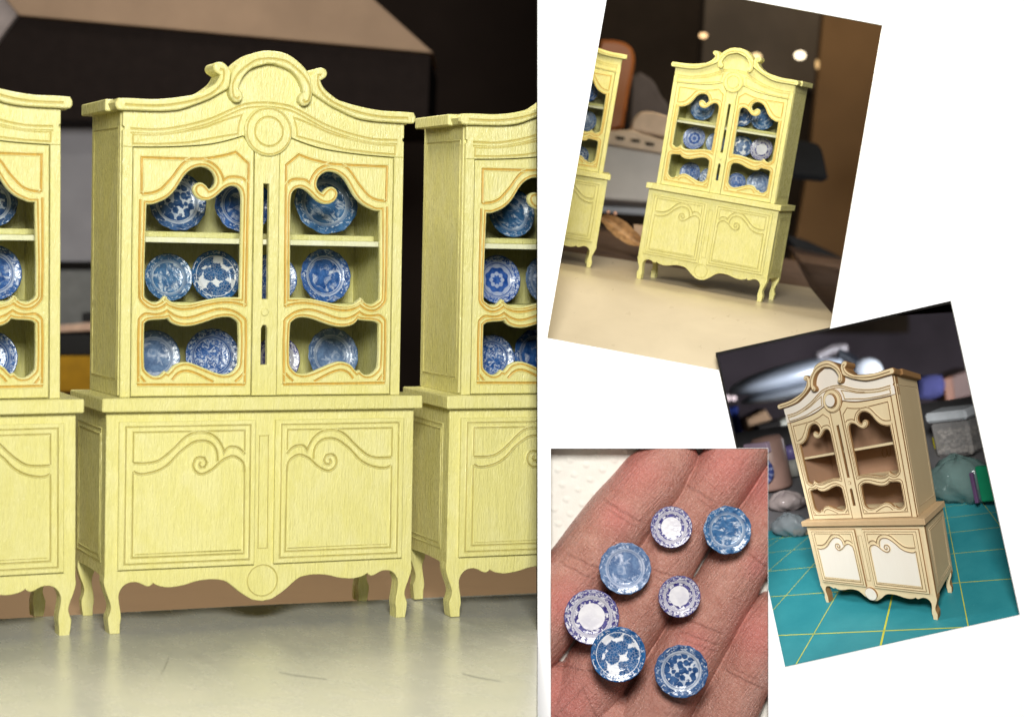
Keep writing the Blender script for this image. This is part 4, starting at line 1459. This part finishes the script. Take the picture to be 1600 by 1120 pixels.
mb2 = [(40 * k, 0, 34 * k), (60 * k, 0, 44 * k), (78 * k, 0, 46 * k)]
for q in range(9):
    f = q / 8 * 2
    a = min(1, int(f))
    p = [mb2[a][i] * (1 - (f - a)) + mb2[a + 1][i] * (f - a) for i in range(3)]
    ball(mb, p, 8 * k, 1, 1, 1, 12, 8)
mb.sm = [True] * len(mb.sm)
mb.build('lamp_arm', plain('arm_pinkish', (0.20, 0.17, 0.17), 0.3, 0.6), t)
GB = 'tiny glints at the left edge of the lower right picture'  # blurred glints put in as emissive balls, no lamps there
for i, (px, py, r) in enumerate([(1137, 622, 4.2), (1147, 622, 3.6), (1208, 606, 3.0)]):
    t = thing('glint_lamp', None, at(px, py, 5600))
    tag(t, ['pinkish glowing dot at the far left edge under the bench lamp', 'pinkish glowing dot, right one of the pair at the left edge', 'tiny pale glint on the underside of the bench lamp'][i], 'lamp', GB)
    mb = MB()
    ball(mb, (0, 0, 0), r * 1.7)
    mb.build('glow_ball', emit('glint_%d' % i, (1.0, 0.82, 0.86), 1.4), t)

# ---------------------------------------------------------------- lower left small picture: an open hand holding seven plates
Z4 = 3236.0


def zp(u, v):
    """hand tracing (2.605 x enlargement) to pixels"""
    return 850 + u / 2.605, 690 + v / 2.605


def skin_mat():
    g = G('skin')
    c = g.coords()
    rot = g.n('ShaderNodeMapping', {0: c, 'Rotation': (0, math.radians(50), 0)}).outputs[0]
    big = g.noise(c, 0.016, 4, 0.6)
    mid = g.noise(c, 0.06, 3)
    col = g.mix(g.ramp(big, [(0.34, 0.0), (0.66, 1.0)]), (0.40, 0.165, 0.122), (0.51, 0.245, 0.19))
    col = g.mix(g.math('MULTIPLY', g.ramp(mid, [(0.45, 0.0), (0.7, 1.0)]), 0.5), col, (0.55, 0.285, 0.22))
    at_ = g.n('ShaderNodeAttribute', attribute_name='blush')
    col = g.mix(g.math('MULTIPLY', at_.outputs['Fac'], 0.75), col, (0.55, 0.175, 0.15))
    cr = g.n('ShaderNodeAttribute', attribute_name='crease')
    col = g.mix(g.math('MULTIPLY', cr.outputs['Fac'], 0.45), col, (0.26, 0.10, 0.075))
    # long fine lines along the fingers and small cells across
    st = g.n('ShaderNodeMapping', {0: rot, 'Scale': (0.05, 0.3, 0.42)}).outputs[0]
    lines = g.noise(st, 1.0, 4, 0.65, 0.5)
    st2 = g.n('ShaderNodeMapping', {0: rot, 'Scale': (0.34, 0.3, 0.07)}).outputs[0]
    cross = g.noise(st2, 1.0, 4, 0.65, 0.8)
    cell = g.n('ShaderNodeTexVoronoi', {'Vector': c, 'Scale': 0.30}, feature='DISTANCE_TO_EDGE')
    hgt = g.math('ADD', g.math('ADD', g.math('MULTIPLY', lines, 1.2), g.math('MULTIPLY', cross, 1.0)), g.math('MULTIPLY', cell.outputs['Distance'], 0.5))
    g.set(col, g.ramp(g.noise(c, 0.15, 3), [(0.3, 0.20), (0.7, 0.38)]), 0.7)
    g.put(g.b.inputs['Subsurface Weight'], 0.12)
    g.put(g.b.inputs['Subsurface Radius'], (1.0, 0.35, 0.2))
    g.b.inputs['Subsurface Scale'].default_value = 6 * U
    g.bump(hgt, 0.9, 2.9)
    return g.m


def hand():
    def tube(mb, pts):
        """pts: (u, v, radius, depth) in tracing units"""
        n = 26
        P = [Vector((zp(u, v)[0], d, -zp(u, v)[1])) for u, v, r, d in pts]
        Rr = [r / 2.605 for u, v, r, d in pts]
        # resample
        Q, RR = [], []
        for i in range(len(P) - 1):
            for s in range(6):
                f = s / 6
                Q.append(P[i].lerp(P[i + 1], f))
                RR.append(Rr[i] * (1 - f) + Rr[i + 1] * f)
        Q.append(P[-1])
        RR.append(Rr[-1])
        for it in range(3):
            Q = [Q[0]] + [(Q[i - 1] + Q[i] * 2 + Q[i + 1]) / 4 for i in range(1, len(Q) - 1)] + [Q[-1]]
            RR = [RR[0]] + [(RR[i - 1] + RR[i] * 2 + RR[i + 1]) / 4 for i in range(1, len(RR) - 1)] + [RR[-1]]
        e0 = (Q[1] - Q[0]).normalized()
        e1 = (Q[-1] - Q[-2]).normalized()
        pre, post = [], []
        for k in range(5):
            a = math.pi / 2 * (k / 5)
            pre.append((Q[0] - e0 * RR[0] * math.cos(a), RR[0] * math.sin(a) + 0.3))
            post.append((Q[-1] + e1 * RR[-1] * math.cos(a), RR[-1] * math.sin(a) + 0.3))
        ring = pre + list(zip(Q, RR)) + post[::-1]
        V = []
        for i, (c, r) in enumerate(ring):
            a = ring[max(0, i - 1)][0]
            b = ring[min(len(ring) - 1, i + 1)][0]
            e = (b - a)
            e.y = 0
            e = e.normalized() if e.length > 1e-6 else Vector((1, 0, 0))
            s = Vector((-e.z, 0, e.x))
            for j in range(n):
                t = 2 * math.pi * j / n
                ct, sn = math.cos(t), math.sin(t)
                V.append(tuple(c + s * ct * r + Vector((0, sn * r * 1.18, 0))))
        m = len(ring)
        Fc = [(i * n + j, i * n + (j + 1) % n, (i + 1) * n + (j + 1) % n, (i + 1) * n + j) for i in range(m - 1) for j in range(n)]
        Fc += [tuple(range(n))[::-1], tuple((m - 1) * n + j for j in range(n))]
        mb.add(V, Fc)
    mb = MB()
    tube(mb, [(-120, 850, 170, 12), (30, 690, 146, 2), (140, 525, 140, 0), (290, 335, 146, -2), (370, 240, 138, 2), (450, 150, 140, -2), (520, 70, 108, 2)])
    tube(mb, [(130, 1090, 145, 14), (250, 880, 140, 8), (385, 670, 138, 2), (545, 385, 131, 0), (640, 260, 124, 3), (735, 130, 128, -1), (830, -10, 120, 2), (900, -110, 110, 6)])
    tube(mb, [(380, 1240, 145, 6), (480, 1040, 140, 3), (630, 780, 137, 0), (780, 520, 127, 2), (880, 350, 124, 3), (985, 180, 116, 5)])
    tube(mb, [(640, 1330, 130, 8), (735, 1120, 130, 4), (820, 930, 123, 4), (880, 790, 121, 3), (935, 705, 100, 6)])
    # the palm pads below
    for (u, v, ru, rv, d, hh) in [(60, 1080, 210, 185, 10, 46), (230, 1140, 190, 150, 10, 48), (-40, 1010, 130, 110, 8, 46), (420, 1260, 200, 150, 12, 46)]:
        x, y = zp(u, v)
        ball(mb, (x, d, -y), 1.0, ru / 2.605, hh, rv / 2.605, 40, 24)
    o = mb.build('hand', skin_mat(), None, None, 1.0)
    md = o.modifiers.new('remesh', 'REMESH')
    md.mode = 'VOXEL'
    md.voxel_size = 1.35
    dg = bpy.context.evaluated_depsgraph_get()
    me = bpy.data.meshes.new_from_object(o.evaluated_get(dg))
    o.modifiers.clear()
    old = o.data
    o.data = me
    bpy.data.meshes.remove(old)
    bm = bmesh.new()
    bm.from_mesh(me)
    # only the side that can be looked at, and only inside the opening
    for co, no in (((0, 30, 0), (0, 1, 0)), ((845, 0, 0), (-1, 0, 0)), ((0, 0, -1165), (0, 0, -1))):
        bmesh.ops.bisect_plane(bm, geom=bm.verts[:] + bm.edges[:] + bm.faces[:], plane_co=co, plane_no=no, clear_outer=True, dist=1e-6)
    for it in range(3):
        bmesh.ops.smooth_vert(bm, verts=bm.verts, factor=0.5, use_axis_x=True, use_axis_y=True, use_axis_z=True)
    bm.normal_update()
    nv = len(bm.verts)
    co = np.array([v.co[:] for v in bm.verts])
    no = np.array([v.normal[:] for v in bm.verts])
    X, Y = co[:, 0], -co[:, 2]
    disp = np.zeros(nv)
    crease = np.zeros(nv)
    CR = [((936, 774), (1003, 814), 2.6, 1.7), ((944, 790), (998, 822), 1.8, 1.2), ((880, 858), (940, 886), 2.4, 1.9), ((872, 872), (930, 902), 1.8, 1.4), ((1064, 752), (1112, 782), 2.4, 1.7), ((1082, 772), (1114, 796), 1.5, 1.2),
          ((1005, 880), (1062, 900), 2.0, 1.5), ((1012, 892), (1050, 908), 1.4, 1.2), ((1066, 960), (1126, 984), 2.6, 1.7), ((1056, 978), (1122, 1002), 2.0, 1.4), ((1060, 990), (1118, 1012), 1.3, 1.2),
          ((1160, 858), (1199, 886), 2.2, 1.6), ((1126, 1040), (1190, 1070), 2.8, 1.8), ((1134, 1034), (1180, 1056), 1.4, 1.2), ((862, 1036), (936, 1042), 2.0, 1.6), ((936, 1042), (985, 1012), 2.0, 1.6), ((905, 1060), (935, 1120), 1.5, 1.5), ((868, 1110), (915, 1062), 1.2, 1.4)]
    wob = 1.6 * np.sin(X * 0.21 + Y * 0.13) + 1.0 * np.sin(X * 0.5 - Y * 0.42)
    for a, b, amp, wd in CR:
        a, b = np.array(a, float), np.array(b, float)
        e = b - a
        L = np.linalg.norm(e)
        tt = ((X - a[0]) * e[0] + (Y - a[1]) * e[1]) / L**2
        d = np.abs((X - a[0]) * -e[1] / L + (Y - a[1]) * e[0] / L + wob * 0.3)
        w = np.clip(np.minimum(tt, 1 - tt) * 5 + 0.3, 0, 1) * (tt > -0.06) * (tt < 1.06)
        q = np.exp(-(d / wd) ** 2) * w
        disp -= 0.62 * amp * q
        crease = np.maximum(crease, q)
    # fine furrows running across and along the fingers
    rn = np.random.RandomState(3)
    al = (X + Y * -1.15) * 0.66
    ac = (X * 1.15 + Y) * 0.66
    f1 = np.zeros(nv)
    for i in range(7):
        f1 += np.sin(ac * rn.uniform(0.9, 1.7) + rn.uniform(0, 6) + 2.2 * np.sin(al * rn.uniform(0.02, 0.06) + rn.uniform(0, 6)))
        f1 += 0.7 * np.sin(al * rn.uniform(0.7, 1.3) + rn.uniform(0, 6) + 2.5 * np.sin(ac * rn.uniform(0.03, 0.08) + rn.uniform(0, 6)))
    disp += 0.05 * f1
    disp += 0.5 * np.sin(X * 0.07 + 1) * np.sin(Y * 0.06 + 2)
    co = co + no * disp[:, None]
    blush = np.zeros(nv)
    for bx, by, br in ((985, 730, 48), (1130, 720, 50), (1185, 760, 40), (1180, 985, 45), (880, 935, 40), (880, 1090, 60), (960, 800, 30), (1180, 880, 24), (1080, 1000, 30)):
        blush = np.maximum(blush, np.exp(-((X - bx) ** 2 + (Y - by) ** 2) / br**2))
    k = Z4 / F
    for v, c in zip(bm.verts, co):
        v.co = Vector(((c[0] - 1030) * k, c[1], (c[2] + 910) * k)) * U
    bm.to_mesh(me)
    bm.free()
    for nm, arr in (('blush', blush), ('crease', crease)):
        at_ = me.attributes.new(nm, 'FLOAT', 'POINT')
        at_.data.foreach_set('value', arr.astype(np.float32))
    me.polygons.foreach_set('use_smooth', [True] * len(me.polygons))
    me.update()
    o.location = at(1030, 910, Z4)
    return tag(o, 'open palm-up hand with four fingers together, small plates resting on it', 'hand')


hd = hand()
for a, b in (((1199.6, 700), (1199.6, 1120)), ((860, 701), (1200, 701)), ((861, 700), (861, 1152)), ((860, 1152), (1200, 1152))):
    co, no = edge_plane(a, b)
    if no.dot(at(1000, 900, 3300)) > 0:
        no = -no
    cut_by([hd], co, no)

# paper towel under the hand
def towel():
    g = G('paper_towel')
    n = g.noise(g.coords((0.05, 0.05, 0.05)), 1.0, 4)
    g.set(g.mix(n, (0.66, 0.63, 0.56), (0.76, 0.74, 0.68)), 0.9, 0.1)
    g.bump(g.noise(g.coords((0.4, 0.4, 0.4)), 1.0, 3), 0.35, 1.5)
    nx, ny = 180, 220
    V = []
    for j in range(ny + 1):
        for i in range(nx + 1):
            px, py = 850 + 349.5 * i / nx, 701 + 450 * j / ny
            a, b = px + 0.32 * py, py - 0.30 * px
            row = math.floor(b / 21)
            u = (a + (row % 2) * 14) / 28
            du, dv = (u - math.floor(u) - 0.5) * 28, (b / 21 - row - 0.5) * 21
            bump = max(0.0, 1 - (abs(du) / 6.5) ** 2 - (abs(dv) / 5) ** 2)
            lump = 0.6 * math.sin(px * 0.11 + 2 * math.sin(py * 0.05)) * math.sin(py * 0.09)
            kk = 3247 / F
            V.append(((px - 1030) * kk, -1.9 * min(1, bump * 1.2) - lump, -(py - 910) * kk))
    Fc = [(j * (nx + 1) + i, (j + 1) * (nx + 1) + i, (j + 1) * (nx + 1) + i + 1, j * (nx + 1) + i + 1) for j in range(ny) for i in range(nx)]
    mb = MB()
    mb.add(V, Fc, 0, True)
    o = mb.build('paper_towel', g.m)
    o.location = at(1030, 910, 3247)
    tag(o, 'white embossed paper towel under the hand', 'towel')
    mb = MB()
    prism(mb, [(846, 700.5), (1199.4, 700.5), (1199.4, 1160), (846, 1160)], 3276, 3282)
    b = mb.build('backing_board', M['partition'])
    b['kind'] = 'structure'


towel()
GH = 'seven small plates lying on the open hand'
for px, py, r, kind, shape, dep, label in [
        (1048.8, 823.2, 32.5, 'ring', 2, 3152, 'small purple rimmed white centered plate, upper of two on the hand'),
        (1061.4, 931.0, 33.0, 'ring', 2, 3150, 'small purple rimmed white centered plate, lower of two on the hand'),
        (924.4, 963.2, 43.0, 'ring', 2, 3145, 'large purple rimmed plate with a white center, partly under the blue rose plate'),
        (1136.2, 827.8, 37.5, 'willow', 1, 3149, 'blue plate with a white landscape scene at the upper right of the hand'),
        (976.6, 887.5, 40.5, 'misty', 0, 3145, 'pale blue shiny plate on the first finger'),
        (965.8, 1021.6, 43.0, 'rose', 2, 3131, 'dark blue rose plate overlapping the purple rimmed one'),
        (1064.4, 1047.6, 41.8, 'sprig', 0, 3143, 'white plate with blue leaves and flowers at the bottom of the hand')]:
    m = Matrix.Translation(at(px, py, dep)) @ Matrix.Rotation(math.radians(random.uniform(-5, 5)), 4, 'X') @ Matrix.Rotation(math.radians(random.uniform(-5, 5)), 4, 'Z')
    china_plate(kind, shape, m, r * dep / F, random.uniform(0, 6.28), label, GH)
